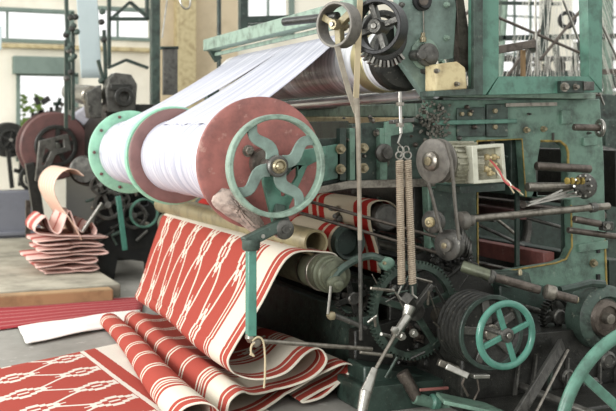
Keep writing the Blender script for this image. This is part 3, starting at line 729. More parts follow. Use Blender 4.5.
# connecting rod from gear crank to bottom
cr = thing('connecting_rod', 'bright steel connecting rod slanting down across the big gear', 'rod', P(388, 350, 4.15))
B().cyl(P(408, 316, 4.18), P(394, 336, 4.16), .022, .018).build('upper_end', 'steel', cr)
B().cyl(P(410, 306, 4.2), P(406, 318, 4.19), .030, .022).build('fork', 'steel', cr)
B().cyl(P(396, 333, 4.16), P(374, 372, 4.12), .009).build('rod', 'worn', cr)
B().cyl(P(375, 368, 4.12), P(366, 392, 4.1), .016, .028).build('lower_end', 'steel', cr)
B().cyl(P(366, 390, 4.1), P(361, 416, 4.08), .028, .022).build('lower_end', 'steel', cr)
B().lathe(P(394, 330, 4.15), -Y, [(.02, 0), (.02, .015), (.012, .018)], 6).build('nut', 'steel', cr)
for a, b in ((401, 336), (413, 333)): bolt(P(a, b, 4.3), .016, cr, 'steel')
solo('crank_arm', B().bar(P(412, 312, 4.4), P(407, 298, 4.28), .05, .05).bar(P(412, 312, 4.4), P(432, 285, 4.4), .03, .03), 'iron', 'dark crank arm fixed across the hub of the big gear', 'lever', bevel=.004)
# assorted oily castings behind gear (lower machine bed)
bed = thing('machine_bed', 'dark oily lower castings of the loom, with added boxes that darken the floor', 'machine part', V(P(430, 380, 4.9).x, 4.9, 0))
B().prism(poly([(352, 330), (400, 318), (470, 350), (616, 352), (650, 380), (650, 392), (352, 392)], 4.75), 4.72, 4.80).build('bed_plate', 'grease', bed, bevel=.01)
def gbox(x0, x1, u0, u1, z1, m, name): B().prism([(P(x0, 300, u0).x, 0), (P(x1, 300, u0).x, 0), (P(x1, 300, u0).x, z1), (P(x0, 300, u0).x, z1)], u0, u1).build(name, m, bed, bevel=.012)
gbox(364, 462, 4.40, 4.72, .13, 'green_dark', 'foot_casting')
for k in range(26):
    a, b = random.uniform(372, 470), random.uniform(268, 372); uu_ = random.uniform(4.22, 4.38); an = random.uniform(0, PI); L_ = random.uniform(8, 26)
    B().tube([P(a-L_*math.cos(an)/2, b-L_*math.sin(an)/2, uu_), P(a+L_*math.cos(an)/2, b+L_*math.sin(an)/2, uu_+.03)], random.uniform(.003, .009), 6).build('link', random.choice(['worn', 'iron', 'steel', 'gear_green', 'grease']), bed)
for k in range(22):
    a, b = random.uniform(322, 430), random.uniform(190, 235); B().cyl(P(a, b, 5.2+random.random()*.4), P(a+random.uniform(-20, 20), b+random.uniform(-12, 12), 5.3), random.uniform(.008, .02), n=10).build('inner_rod', random.choice(['iron', 'grease', 'gear_green', 'brown']), bed)
for k in range(30):
    a, b = random.uniform(325, 505), random.uniform(104, 182); r = random.uniform(.006, .016)
    B().lathe(P(a, b, U-.02), -Y, [(r, 0), (r, .015), (r*.5, .025)], 8).build('stud', random.choice(['iron', 'worn', 'green_grime', 'brown']), bed)
gbox(462, 700, 4.22, 4.68, .36, 'grease', 'dark_floor_cover'); gbox(515, 700, 3.85, 4.2, .07, 'grease', 'low_floor_cover')  # dark boxes added over the bright floor in place of shade
for k in range(7): B().bar(P(520+k*16, 352+k*2, 4.21), P(514+k*17, 402, 4.19), .02, .012).build('strut', random.choice(['iron', 'grease', 'gear_green']), bed)
for a_, b_, r_ in ((592, 388, .06), (566, 376, .04), (606, 360, .05)): B().lathe(P(a_, b_, 4.22), -Y, [(r_, 0), (r_, .02), (r_*.7, .03), (r_*.6, .02)], 24).build('cover_plate', 'iron', bed)
B().prism(poly([(364, 366), (440, 378), (446, 396), (440, 400), (364, 400)], 4.5), 4.5, 4.7).build('casting', 'green_dark', bed, bevel=.012)
B().cyl(P(402, 372, 4.42), P(418, 400, 4.38), .035, .03).build('pipe', 'brown', bed)
B().cyl(P(414, 398, 4.38), P(452, 408, 4.36), .03, .026).build('pipe', 'green', bed)
B().lathe(P(432, 402, 4.37), V(1, 0, -.2), [(.03, -.01), (.042, 0), (.042, .03), (.03, .04)], 16).build('coupling', 'green_clean', bed)
B().lathe(P(380, 395, 4.48), -Y, [(.05, 0), (.05, .03), (.03, .04), (.015, .04)], 20).build('boss', 'iron', bed)
B().lathe(P(424, 362, 4.6), -Y, [(.035, 0), (.03, .05), (.015, .06)], 16).build('boss', 'grease', bed)
B().cyl(P(360, 352, 4.4), P(392, 356, 4.4), .010).build('rod', 'worn', bed)
B().cyl(P(420, 390, 4.3), P(448, 388, 4.3), .008).build('rod', 'red_flange', bed)
B().bar(P(438, 362, 4.3), P(466, 372, 4.25), .05, .035).build('guide', 'worn', bed, bevel=.005)
for k in range(30):
    a, b = random.uniform(385, 470), random.uniform(268, 372); r = random.uniform(.012, .03)
    q = P(a, b, 4.62+random.random()*.05)
    if k % 3: B().lathe(q, -Y, [(r, 0), (r, .03), (r*.6, .04), (r*.5, .07)], 12).build('boss', random.choice(['grease', 'iron', 'green_dark', 'brown']), bed)
    else: B().cyl(q, P(a+random.uniform(-28, 28), b+random.uniform(-22, 22), 4.6), r*.4).build('rod', random.choice(['grease', 'iron', 'worn', 'green_grime']), bed)
B().prism(poly([(388, 262), (430, 250), (476, 262), (500, 300), (500, 352), (388, 352)], 4.78), 4.76, 4.80).build('back_casting', 'grease', bed, bevel=.008)
B().prism(poly([(500, 285), (616, 290), (640, 352), (500, 352)], 4.70), 4.70, 4.78).build('casting', 'green_dark', bed, bevel=.008)

# cross girt low, with rod and string
solo('cross_girt', B().bar((2.42, 4.75, .205), (2.42, 7.8, .205), .08, .41, (1, 0, 0)), 'green_grime', 'dull green girt low across the loom behind the cloth pile', 'beam', bevel=.008)
solo('cross_girt', B().bar((2.62, 4.85, .50), (2.62, 7.8, .50), .06, .10, (1, 0, 0)), 'green_dark', 'darker green bar crossing above the low girt under the cloth rollers', 'beam', bevel=.006)

# ================================================================ BRACKET ARM with post
ba = thing('bracket_arm', 'green bracket with drop post hanging from the handwheel', 'bracket', P(283, 230, 4.35))
B().prism(poly([(262, 166), (300, 150), (326, 146), (326, 156), (306, 166), (300, 180), (288, 206), (286, 224), (272, 224), (266, 200), (262, 182)], 4.46), 4.44, 4.47,
          [poly([(278, 180), (296, 166), (296, 176), (284, 196), (280, 196)], 4.46)]).build('bearing_bracket', 'green_clean', ba, bevel=.004)
B().cyl(P(281, 167, 4.42), P(281, 167, 4.5), .05, n=24).build('bearing_boss', 'green_grime', ba)
B().bar(P(279, 220, 4.40), P(279, 206, 4.44), .04, .05).build('neck', 'green_grime', ba, bevel=.004)
B().bar(P(244, 243, 4.34), P(288, 221, 4.38), .045, .055).build('arm', 'green_grime', ba, bevel=.006)
B().lathe(P(283, 229, 4.37), -Y, [(.048, -.02), (.048, .02), (.035, .03), (.02, .03), (.018, .04)], 28).build('pivot', 'iron', ba)
B().lathe(P(262, 236, 4.34), -Y, [(.01, 0), (.01, .016)], 8).build('pin', 'steel', ba)
B().lathe(P(251, 246, 4.34), -Z, [(.042, -.03), (.042, .01), (.035, .02)], 20).build('socket', 'green_grime', ba)
B().bar(P(251, 246, 4.34), P(251, 336, 4.32), .045, .042).build('post', 'green_wheel', ba, bevel=.005)
B().lathe(P(256, 342, 4.32), -Y, [(.024, -.01), (.024, .01), (.015, .02)], 14).build('eye', 'worn', ba)
B().lathe(P(250, 338, 4.32), -Z, [(.02, -.02), (.024, 0), (.012, .02)], 12).build('foot', 'worn', ba)
B().cyl(P(262, 341, 4.32), P(372, 349, 4.4), .011, n=12).build('tie_rod', 'worn', ba)
pts = crom([tuple(P(a, b, u)) for a, b, u in ((258, 341, 4.31), (252, 345, 4.30), (251, 352, 4.30), (254, 356, 4.30), (250, 354, 4.3))], 6)
st = B().tube(pts, .005, 6)
st.tube(crom([tuple(P(a, b, 4.30)) for a, b in ((252, 341), (258, 337), (263, 341), (265, 356), (265, 375), (264, 388))], 6), .005, 6)
solo('knotted_string', st, 'string', 'pale string knotted round the foot of the green drop post', 'string')
# dusty waste wad under the red flange
dw = B()
dwp = crom([tuple(P(a, b, 4.52)) for a, b in ((222, 188), (211, 201), (222, 213), (240, 224), (258, 236), (265, 228), (255, 210), (238, 192), (222, 188))], 3)
cc = P(236, 208, 4.50); n = len(dwp)
import itertools
vs = []; K = 7
for j in range(K+1):
    f = math.cos(j/K*PI/2); hgt = math.sin(j/K*PI/2)*.05
    for i in range(n-1):
        p = Vector(dwp[i]); q = cc+(p-cc)*f; vs.append(q-Y*(hgt+.008*math.sin(i*2.3+j*1.9)))
fs = [(j*(n-1)+i, j*(n-1)+(i+1) % (n-1), (j+1)*(n-1)+(i+1) % (n-1), (j+1)*(n-1)+i) for j in range(K) for i in range(n-1)]
fs.append(tuple(reversed(range(n-1)))); dw.add(vs, fs)
dwo = dw.build('brake_shoe', 'dusty', ba, label='dust-caked shoe under the red flange')

# ================================================================ CLOTH ROLLERS
def roller(label, c, far, r, m, hollow=True, rings=0, name='cloth_roller'):
    t = thing(name, label, 'roller', c); c = Vector(c); L = far-c.y
    if hollow: B().lathe(c, Y, [(r*.80, .25), (r*.80, .0), (r*.97, -.002), (r, .004), (r, L), (r*.5, L)], 40).build('tube', m, t)
    else: B().lathe(c, Y, [(r*.3, 0), (r*.9, 0), (r, .012), (r, L), (r*.5, L)], 40).build('tube', m, t)
    return t
c = P(316, 243, 4.72); roller('pale hollow yellowish tube running behind the draped cloth', c, 7.7, S(13.5, 316, 4.72), 'tube')
rB = V(2.12, 4.62, .672)
t = roller('thick greenish cloth roller with stepped end that the patterned cloth leaves over', rB, 7.6, .094, 'tube_green', False)
B().lathe(rB, -Y, [(.090, 0), (.096, .01), (.096, .03), (.086, .035), (.086, .07), (.078, .075), (.078, .10), (.04, .105), (.04, .13)], 36).build('end_cap', 'tube_green', t)
B().ring((rB.x, 4.68, rB.z), Y, .100, .09, .02, 40).build('ring', 'worn', t); B().ring((rB.x, 4.80, rB.z), Y, .100, .10, .02, 40).build('ring', 'worn', t)
rC = P(350, 243, 4.95); 
t = roller('dark green ended roller winding the red and cream cloth', rC, 7.6, .095, 'green_grime', True)
B().lathe(rC+Y*.06, Y, [(.02, 0), (.07, 0), (.07, .02)], 24).build('end_plate', 'green_dark', t)
# cloth wound on roller C
rows = []; uvs = []
for i in range(41):
    y = 4.99+2.5*i/40; rows.append([V(rC.x+.100*math.cos(2*PI*j/32), y, rC.z+.100*math.sin(2*PI*j/32)) for j in range(33)]); uvs.append([((y-4.99), j*.02) for j in range(33)])
B().grid(rows, uvs).build('wound_cloth', 'red_striped', t)
# striped cloth coming down from breast beam
tp = P(375, 204, 4.95); bt = P(379, 252, 4.95)
prof = [(tp.x+.16, tp.z-.05), (tp.x+.11, tp.z+.0), (tp.x+.04, tp.z+.018), (tp.x-.02, tp.z), (tp.x-.03, tp.z-.05), (tp.x-.02, tp.z-.14), (bt.x-.005, bt.z), (bt.x+.01, bt.z-.12)]
pr = crom(prof, 6); rows = []; uvs = []
for i in range(51):
    y = 4.95+2.5*i/50; rows.append([V(p[0], y, p[1]) for p in pr]); uvs.append([(y-4.95, j*.02) for j in range(len(pr))])
solo('striped_cloth', B().grid(rows, uvs), 'red_striped', 'red cloth with cream stripes hanging behind the rollers and handwheel', 'cloth', solid=.004)
solo('breast_beam', B().cyl((tp.x+.055, 4.9, tp.z-.075), (tp.x+.055, 7.7, tp.z-.075), .075, n=32), 'iron', 'dark round breast beam carrying the red and cream striped cloth', 'beam')
solo('breast_beam', B().bar((tp.x+.27, 4.9, tp.z-.04), (tp.x+.27, 7.7, tp.z-.04), .1, .3, (1, 0, 0)), 'grease', 'black flat beam behind the round breast beam', 'beam', bevel=.006)
for i, (a, b) in enumerate((((290, 196), (440, 238)), ((290, 210), (452, 257)))):
    solo('guard_rod', B().cyl(P(a[0], a[1], 4.95), P(b[0], b[1], 4.62), .009), 'brown', ('upper' if i == 0 else 'lower')+' thin brown rod slanting across the striped cloth to the belt pulleys', 'rod')

# ================================================================ PATTERNED CLOTH AND PILE
near = [(2.22, .70), (2.18, .76), (2.11, .775), (2.0, .785), (1.93, .765), (1.87, .70), (1.775, .535), (1.69, .413), (1.622, .31), (1.60, .25), (1.64, .195), (1.75, .165), (1.90, .19), (2.02, .26), (2.11, .275), (2.14, .215), (2.05, .145), (1.88, .10), (1.75, .10), (1.67, .13), (1.585, .17), (1.515, .14), (1.49, .05), (1.455, .04), (1.435, .12), (1.375, .165), (1.305, .14), (1.27, .06), (1.32, .015), (1.5, .012), (1.75, .018), (1.95, .07), (2.12, .16), (2.23, .205), (2.285, .17), (2.23, .10), (2.08, .05), (1.98, .025), (2.1, .04), (2.24, .11), (2.33, .105), (2.35, .018)]
far = [(2.22, .70), (2.18, .76), (2.11, .775), (2.06, .765), (2.02, .73), (1.99, .66), (1.93, .50), (1.875, .32), (1.84, .20), (1.82, .15), (1.84, .12), (1.9, .11), (2.0, .11), (2.08, .125), (2.13, .12), (2.13, .09), (2.05, .08), (1.93, .065), (1.85, .065), (1.78, .08), (1.70, .10), (1.645, .08), (1.63, .035), (1.605, .035), (1.585, .08), (1.54, .10), (1.49, .085), (1.475, .04), (1.50, .015), (1.6, .012), (1.8, .015), (1.95, .03), (2.08, .06), (2.14, .07), (2.17, .055), (2.13, .035), (2.02, .025), (1.98, .018), (2.05, .02), (2.12, .03), (2.16, .03), (2.17, .015)]
rows = []; uvs = []; NW = 60
# arc length of near profile gives v
nn = crom(near, 7); ff = crom(far, 7); acc = [0]
for i in range(1, len(nn)): acc.append(acc[-1]+math.hypot(nn[i][0]-nn[i-1][0], nn[i][1]-nn[i-1][1]))
for k in range(len(nn)):
    r = []; uu = []
    q = k/len(nn)
    for i in range(NW+1):
        s = i/NW; ss = s*s*(3-2*s)*.4+s*.6
        yend = 7.45 if k < 9*7 else 7.45-.40*min(1, (k-63)/40)
        y0 = 4.66+(.03*math.sin(k*.21) if k > 70 else 0)-.30*max(0, 1-((k-168)/48)**2)
        y = y0+(yend-y0)*s
        x = nn[k][0]*(1-ss)+ff[k][0]*ss; z = nn[k][1]*(1-ss)+ff[k][1]*ss
        if k > 56: z += .006*math.sin(s*9+k*.13)*min(1, z*6); x += .008*math.sin(s*7+k*.05)
        elif k > 28: x += .010*math.sin(s*8)*math.sin((k-28)/28*PI)
        r.append(V(x, y, max(z, .011))); uu.append(((y-y0), acc[k]))
    rows.append(r); uvs.append(uu)
solo('woven_cloth', B().grid(rows, uvs), 'ikat', 'terracotta and cream patterned cloth falling off the roller into folds on the floor', 'cloth', solid=.006)

# patterned cloth spread flat, bottom left
def flat(corn, nU, nV, z, m, name, label, lu, lv, wav=.004, cat='cloth'):
    a, b, c, d = [G(x, y, z) for x, y in corn]; rows = []; uvs = []
    for i in range(nU+1):
        s = i/nU; r = []; uu = []
        for j in range(nV+1):
            t = j/nV; p = (a*(1-s)+b*s)*(1-t)+(d*(1-s)+c*s)*t
            p.z = z+wav*(math.sin(s*11+t*3)+math.sin(t*13+s*4)+2)*.5
            r.append(p); uu.append((t*lv, s*lu))
        rows.append(r); uvs.append(uu)
    solo(name, B().grid(rows, uvs), m, label, cat, solid=.004)
flat([(135, 341), (300, 428), (-110, 560), (-100, 391)], 40, 60, .006, 'ikat_floor', 'floor_cloth', 'patterned red and cream cloth spread flat on the floor left of the folds', 2.1, 1.63)
flat([(-30, 307), (145, 297), (142, 312), (-30, 334)], 20, 12, .006, 'pink_cloth', 'floor_cloth', 'plain crimson and pink cloth strip lying by the timber beam', 1.2, .5)
flat([(18, 328), (140, 310), (142, 322), (26, 345)], 20, 8, .012, 'white_cloth', 'white_cloth', 'folded white cloth strip lying between crimson strip and patterned cloth', 1, .3, .008)

# ================================================================ INSIDE THE LOOM
inn = thing('loom_interior', 'added dark crossbeams and plates that darken the loom openings, with far side frame', 'loom', V(3.2, 6.4, 0))
FU = 7.8
B().prism([(2.45, 0), (6.8, 0), (6.8, 1.75), (2.5, 1.75), (2.45, 1.0)], FU, FU+.08, [[(3.0, .3), (3.8, .3), (3.8, .7), (3.0, .7)]]).build('far_side_plate', 'green_grime', inn, bevel=.01)
for (x, z, w, h, m) in ((2.9, 1.38, .06, .16, 'green_dark'), (3.0, 1.15, .08, .30, 'grease'), (3.3, 1.25, .04, .4, 'iron'), (3.45, 1.22, .04, .4, 'green_grime'), (3.6, 1.2, .04, .45, 'iron'), (3.0, .55, .1, .14, 'grease'), (3.7, .62, .08, .1, 'red_flange'), (3.5, .9, .08, .06, 'dark_red'), (4.2, .4, .1, .4, 'green_dark'), (2.9, .35, .1, .5, 'grease'), (3.9, 1.55, .12, .12, 'green_dark'), (4.25, 1.1, .1, .35, 'grease')):
    B().box((x, 6.35, z), (w, 2.9, h)).build('dark_fill_beam', m, inn, bevel=.006)  # beams put in so the openings look dark inside
B().prism([(3.4, .02), (4.3, .02), (4.3, .6), (3.4, .5)], 5.9, 6.0).build('dark_fill_plate', 'grease', inn, bevel=.006)  # filler plates, here and next, stand in for shade behind the openings
B().prism([(4.0, .1), (5.6, .1), (5.6, 1.0), (4.0, 1.2)], 7.0, 7.06, [arc(4.7, .6, .3, 0, 350, 20)]).build('dark_fill_plate', 'green_dark', inn, bevel=.006)
B().ring((4.7, 6.95, .6), Y, .36, .30, .06, 48).build('inner_wheel', 'iron', inn)
B().ring((3.5, 5.8, .72), Y, .16, .12, .06, 40).build('inner_wheel', 'worn', inn)
for k in range(12): B().cyl((random.uniform(3.0, 4.4), random.uniform(5.0, 6.6), random.uniform(.5, 1.1)), (random.uniform(3.0, 4.6), random.uniform(5.0, 6.6), random.uniform(.5, 1.1)), .012).build('linkage', random.choice(['worn', 'iron', 'dark_red']), inn)
for k in range(9):
    B().cyl((2.75+k*.2, 4.95, .78+.3*math.sin(k*2.2)), (2.75+k*.2, 7.75, .78+.3*math.sin(k*2.2)), .016+.01*(k % 3), n=12).build('shaft', ['iron', 'brown', 'steel'][k % 3], inn)

# ================================================================ COLUMNS, PIPES AND UPPER STRUCTURE
solo('green_post', B().bar(V(P(155, 135, 11.6).x, 11.6, 0), P(155, -12, 11.6), .10, .105), 'green_grime', 'tall dark green square post rising behind the white yarn sheets', 'post', bevel=.005)
gf = thing('gantry_frame', 'dark green overhead steel frame behind the distant loom at the left', 'frame', P(110, 60, 10.5))
for a, b in (((109, -5), (109, 66)), ((66, -5), (70, 110)), ((147, -5), (147, 20))):
    B().bar(P(*a, 10.5), P(*b, 10.5), .06, .035).build('upright', 'green_dark', gf, bevel=.003)
B().bar(P(109, 19, 10.5), P(148, 19, 10.5), .06, .035).build('rail', 'green_dark', gf, bevel=.003)
B().bar(P(108, 68, 10.5), P(126, 60, 10.5), .05, .03).build('rail', 'green_dark', gf); B().bar(P(126, 60, 10.5), P(148, 68, 10.5), .05, .03).build('rail', 'green_dark', gf)
B().bar(P(112, 18, 10.5), P(130, 2, 10.5), .05, .03).build('brace', 'green_dark', gf); B().bar(P(130, 2, 10.5), P(146, 16, 10.5), .05, .03).build('brace', 'green_dark', gf)
solo('green_pipe', B().cyl(V(P(219, 40, 9.5).x, 9.5, 0), P(219, -10, 9.5), .022), 'green_dark', 'thin dark green pipe rising before the beige wall', 'pipe')
og = thing('overhead_frame', 'green upright and rail behind the pale green box beam', 'frame', P(245, 40, 8.6))
B().bar(P(243, 34, 8.6), P(243, -10, 8.6), .06, .075).build('upright', 'green_dark', og, bevel=.004)
B().bar(P(246, 20, 8.6), P(330, 17, 8.6), .06, .06).build('rail', 'green_dark', og, bevel=.004)
B().bar(P(246, 25, 8.6), P(330, 22, 8.6), .06, .02).build('rail', 'green_grime', og)
for k, (a, b) in enumerate((((161, 40), (168, -8)), ((176, 40), (176, -8)), ((188, 0), (175, 30)), ((168, 5), (190, 12)))):
    B()
hk = thing('hanging_hook', 'pale bent wire hook hanging by the dark green post', 'hook', P(185, 5, 9.4))
B().tube(crom([tuple(P(a, b, 9.4)) for a, b in ((178, -10), (181, 4), (186, 9), (190, 5), (190, -10))], 5), .010, 6).build('hook', 'steel', hk)
B().tube([P(168, -8, 9.4), P(162, 38, 9.4)], .008, 6).build('wire', 'steel', hk)
br = thing('wall_bracket', 'grey bracket fixed before the beige wall beside the dark green post', 'bracket', P(165, 50, 9.3))
B().bar(P(160, 48, 9.3), P(178, 48, 9.3), .05, .03).build('arm', 'green_dark', br, bevel=.003)
B().bar(P(170, 48, 9.3), P(170, 95, 9.3), .05, .14).build('plate', 'iron', br, bevel=.003)
solo('ceiling_duct', B().bar(P(-5, 26, 12), P(-5, 50, 12), .1, .14), 'blue_sheet', 'pale grey box on the wall at the left picture edge', 'box', bevel=.01)

# right background: frames, cords, black ring
bg = thing('harness_frame', 'distant green loom frame seen through the guard frame', 'frame', P(540, 95, 7.5))
for a, b, w, m in (((541, 60), (548, -12), .09, 'green_dark'), ((506, -10), (500, 80), .03, 'green_pale'), ((606, -10), (608, 120), .08, 'green_pale'), ((520, 92), (520, 50), .04, 'iron')):
    B().bar(P(*a, 8.2), P(*b, 8.2), .06, w).build('upright', m, bg, bevel=.004)
B().bar(P(500, 38, 8.2), P(616, 36, 8.2), .06, .05).build('rail', 'green_dark', bg, bevel=.003)
B().bar(P(500, 82, 8.3), P(640, 78, 8.3), .08, .16).build('rail', 'green_grime', bg, bevel=.004)
B().bar(P(600, 72, 7.6), P(650, 70, 7.6), .06, .05).build('rail', 'brown', bg, bevel=.003)
for a, b in (((497, 17), (585, 55)), ((540, 60), (585, 5)), ((505, 80), (540, 30)), ((460, 20), (474, 6))):
    B().cyl(P(*a, 6.6), P(*b, 6.6), .012).build('brace_rod', 'brown', bg)
B().bar(P(500, 3, 8.0), P(560, 4, 8.0), .05, .03).build('rail', 'green_dark', bg)
rg = P(567, 20, 7.0); rgt = solo('black_ring', B().ring(rg, V(.6, 1, 0), S(9, 567, 7), S(5.5, 567, 7), .08, 32), 'black', 'small black ring pulley hanging amid the cords behind the guard frame', 'pulley')
co = B(); top = P(575, -60, 7.2)
for k in range(90):
    x = random.uniform(500, 640); u = random.uniform(6.8, 7.8); tx = 560+(x-560)*.5+random.uniform(-12, 12)
    co.tube([P(x, random.uniform(70, 96), u), P(tx, -30, u)], .0022, 4)
tag(co.build('harness_cords', 'cord', None), 'fine pale harness cords stretched behind the guard frame', 'cords', kind='stuff')
for a, b in (((563, 0), (604, 105)), ((588, -5), (618, 60)), ((535, -5), (537, 76))):
    solo('tension_rod', B().cyl(P(*a, 5.4), P(*b, 5.4), .008), 'steel', {563: 'long pale rod slanting across the guard frame right post', 588: 'pale rod slanting out at the top right corner', 535: 'thin upright pale rod in the middle of the guard frame'}[a[0]], 'rod')
# distant loom on the far right beyond the frame
fr_ = thing('distant_machine', 'blurred dark machinery beyond the right edge of the green frame', 'machine', P(612, 200, 7.5))
B().bar(P(612, 120, 7.5), P(612, 340, 7.5), .2, .3).build('upright', 'green_grime', fr_, bevel=.01)
B().cyl(P(598, 150, 7.3), P(640, 160, 7.3), .05).build('shaft', 'iron', fr_)
B().bar(P(602, 150, 6.4), P(622, 210, 6.4), .04, .03).build('brace', 'steel', fr_)
B().cyl(P(598, 172, 7.0), P(640, 168, 7.0), .04).build('shaft', 'worn', fr_)
B().lathe(P(612, 190, 7.2), -Y, [(.14, 0), (.14, .05), (.08, .06)], 24).build('pulley', 'grease', fr_)
bm_ = thing('distant_machine', 'dark machinery in the row behind, seen above the near loom\'s guard rods', 'machine', P(470, 80, 9.2))
for k in range(14):
    x = 452+k*12; B().bar(P(x, 92, 9.2), P(x+random.uniform(-6, 6), 46+random.uniform(-14, 22), 9.2), .06, .03+.05*random.random()).build('upright', random.choice(['green_dark', 'iron', 'green_grime', 'worn']), bm_)
for x in (470, 560): B().bar(P(x, 92, 9.2), V(P(x, 92, 9.2).x, 9.2, 0), .06, .06).build('leg', 'green_dark', bm_)
for y_ in (60, 74, 88): B().bar(P(450, y_, 9.25), P(640, y_-2, 9.25), .05, .05).build('rail', random.choice(['iron', 'green_grime']), bm_)
for k in range(5): B().ring(P(508+k*24, 66+(k % 2)*8, 9.1), Y, .12, .085, .05, 28).build('pulley', 'iron', bm_)

# ================================================================ DISTANT LOOM (left)
def dist_beam(px, py, u, r, label, m='dark_red'):
    c = P(px, py, u); t = thing('warp_beam', label, 'warp beam', c)
    B().lathe(c, -Y, [(r, -.04), (r, 0), (r*.96, .015), (r*.3, .015)], 48).build('flange', m, t)
    B().lathe(c+Y*.25, -Y, [(r*1.02, -.04), (r*1.02, 0), (r*.3, .015)], 48).build('flange', m, t)
    B().cyl(c+Y*.3, c+Y*1.2, r*.7, n=32).build('yarn_winding', 'yarn', t)
    B().ring(c-Y*.06, Y, r*.62, r*.5, .05, 40).build('wheel_rim', 'grease', t)
    for k in range(5):
        a = .2+k*2*PI/5; d = V(math.cos(a), 0, math.sin(a)); B().bar(c-Y*.06, c-Y*.06+d*r*.55, .04, r*.12).build('spoke', 'grease', t)
    B().cyl(c-Y*.02, c-Y*.13, r*.10).build('axle', 'steel', t)
    return t
dist_beam(55, 146, 10.6, .355, 'dusty brownish red flanged beam on the distant loom')
dist_beam(10, 140, 13.0, .22, 'small dark flanged beam at the left picture edge', 'grease')
dl = thing('distant_loom', 'dark blurred loom standing behind the near loom at the left', 'loom', V(P(120, 290, 9.3).x, 9.3, .11))
U2 = 9.3
def q2(pts, m, name, y0=U2, y1=U2+.1, holes=()): B().prism(poly(pts, U2), y0, y1, [poly(h, U2) for h in holes]).build(name, m, dl, bevel=.008)
q2([(100, 168), (160, 160), (170, 240), (165, 300), (148, 302), (146, 262), (118, 258), (112, 292), (100, 292), (96, 220)], 'black', 'side_plate', holes=[[(122, 180), (146, 178), (148, 205), (124, 208)]])
q2([(54, 142), (86, 134), (90, 152), (72, 158), (60, 186), (50, 186)], 'iron', 'bracket', U2+.9, U2+.96, holes=[[(72, 142), (80, 140), (81, 149), (73, 151)], [(61, 150), (67, 153), (60, 168), (57, 168)]])
q2([(44, 168), (54, 166), (62, 205), (66, 232), (54, 232)], 'grease', 'leg', U2+1.2, U2+1.3)
for a, b, r in ((108, 205, 15), (134, 216, 13), (100, 185, 10), (122, 200, 8)):
    B().ring(P(a, b, U2-.08), Y, S(r, a, U2), S(r*.75, a, U2), .05, 32).build('gear', 'iron', dl)
    B().cyl(P(a, b, U2-.12), P(a, b, U2), S(r*.25, a, U2)).build('axle', 'iron', dl)
    for k in range(4):
        t_ = k*PI/2+.4; d = V(math.cos(t_), 0, math.sin(t_)); B().bar(P(a, b, U2-.08), P(a, b, U2-.08)+d*S(r*.8, a, U2), .03, .03).build('spoke', 'iron', dl)
B().ring(P(144, 213, U2-.2), Y, S(14.5, 144, U2), S(12.5, 144, U2), .04, 36).build('hand_wheel', 'green_clean', dl, label='green ring wheel')
B().bar(P(118, 196, U2-.25), P(125, 250, U2-.25), .04, .045).build('drop_post', 'green_wheel', dl, bevel=.004)
B().cyl(P(102, 203, U2-.25), P(82, 232, U2-.25), .018).build('rod', 'steel', dl)
# upper works of the distant loom
for pts in ([(88, 92), (104, 84), (104, 118), (92, 118)], [(112, 78), (118, 72), (134, 74), (140, 84), (138, 112), (110, 112), (108, 90)]):
    q2(pts, 'iron', 'head_casting', U2+.1, U2+.3)
q2([(112, 84), (134, 84), (134, 90), (112, 90)], 'grease', 'head_plate', U2+.05, U2+.1)
B().ring(P(124, 97, U2+.04), Y, S(10, 124, U2), S(5, 124, U2), .06, 28).build('head_wheel', 'grease', dl)
B().cyl(P(92, 96, U2+.2), P(70, 92, 12), .10, n=24).build('roller', 'worn', dl)
for a, b in (((66, 40), (66, 128)), ((73, 30), (73, 120)), ((98, 60), (106, 90)), ((104, 30), (106, 88))):
    B().bar(P(*a, U2+.4), P(*b, U2+.4), .04, .03).build('upright', 'green_dark', dl)
for k in range(18):
    a, b = random.choice([(70, 0), (73, 0), (100, 10)])[0], random.uniform(0, 90)
    B().lathe(P(a+random.uniform(-5, 5), b, U2+.35), -Y, [(.03, 0), (.03, .03), (.015, .04)], 8).build('fitting', random.choice(['grease', 'green_grime', 'iron']), dl)
# machinery in the gaps
for k in range(26):
    a, b = random.uniform(88, 150), random.uniform(170, 250)
    B().cyl(P(a, b, U2-.05), P(a+random.uniform(-16, 16), b+random.uniform(-14, 14), U2-.06), .012+.012*random.random(), n=8).build('linkage', random.choice(['iron', 'grease', 'worn', 'green_grime']), dl)
B().cyl(P(84, 170, 9.6), P(92, 176, 11.5), .14, n=24).build('cloth_roller', 'iron', dl)
B().box((P(96, 230, 10).x+.25, 10.6, .9), (.5, 2.2, 1.5)).build('inner_casting', 'grease', dl, bevel=.01)
# rising yarn of distant loom
rows = []; uvs = []
for i in range(21):
    s = i/20; a = 76+(97-76)*s; rows.append([P(a+(5 if j == 8 else 5*j/8), -10+j*88/8, 10.6) for j in range(9)]); uvs.append([(s, j/8) for j in range(9)])
solo('yarn_sheet', B().grid(rows, uvs), 'blue_sheet', 'pale bluish sheet of yarn rising upright over the distant loom', 'yarn', solid=.004)
rows = []; uvs = []
for i in range(13):
    s = i/12; rows.append([P(52+(96-52)*s+j*3, 128-30*s+j*2.2, 11.3-1.6*s) for j in range(6)]); uvs.append([(s, j/6) for j in range(6)])
solo('yarn_sheet', B().grid(rows, uvs), 'yarn', 'white sheet of yarn slanting above the dusty brownish red beam', 'yarn', solid=.004)
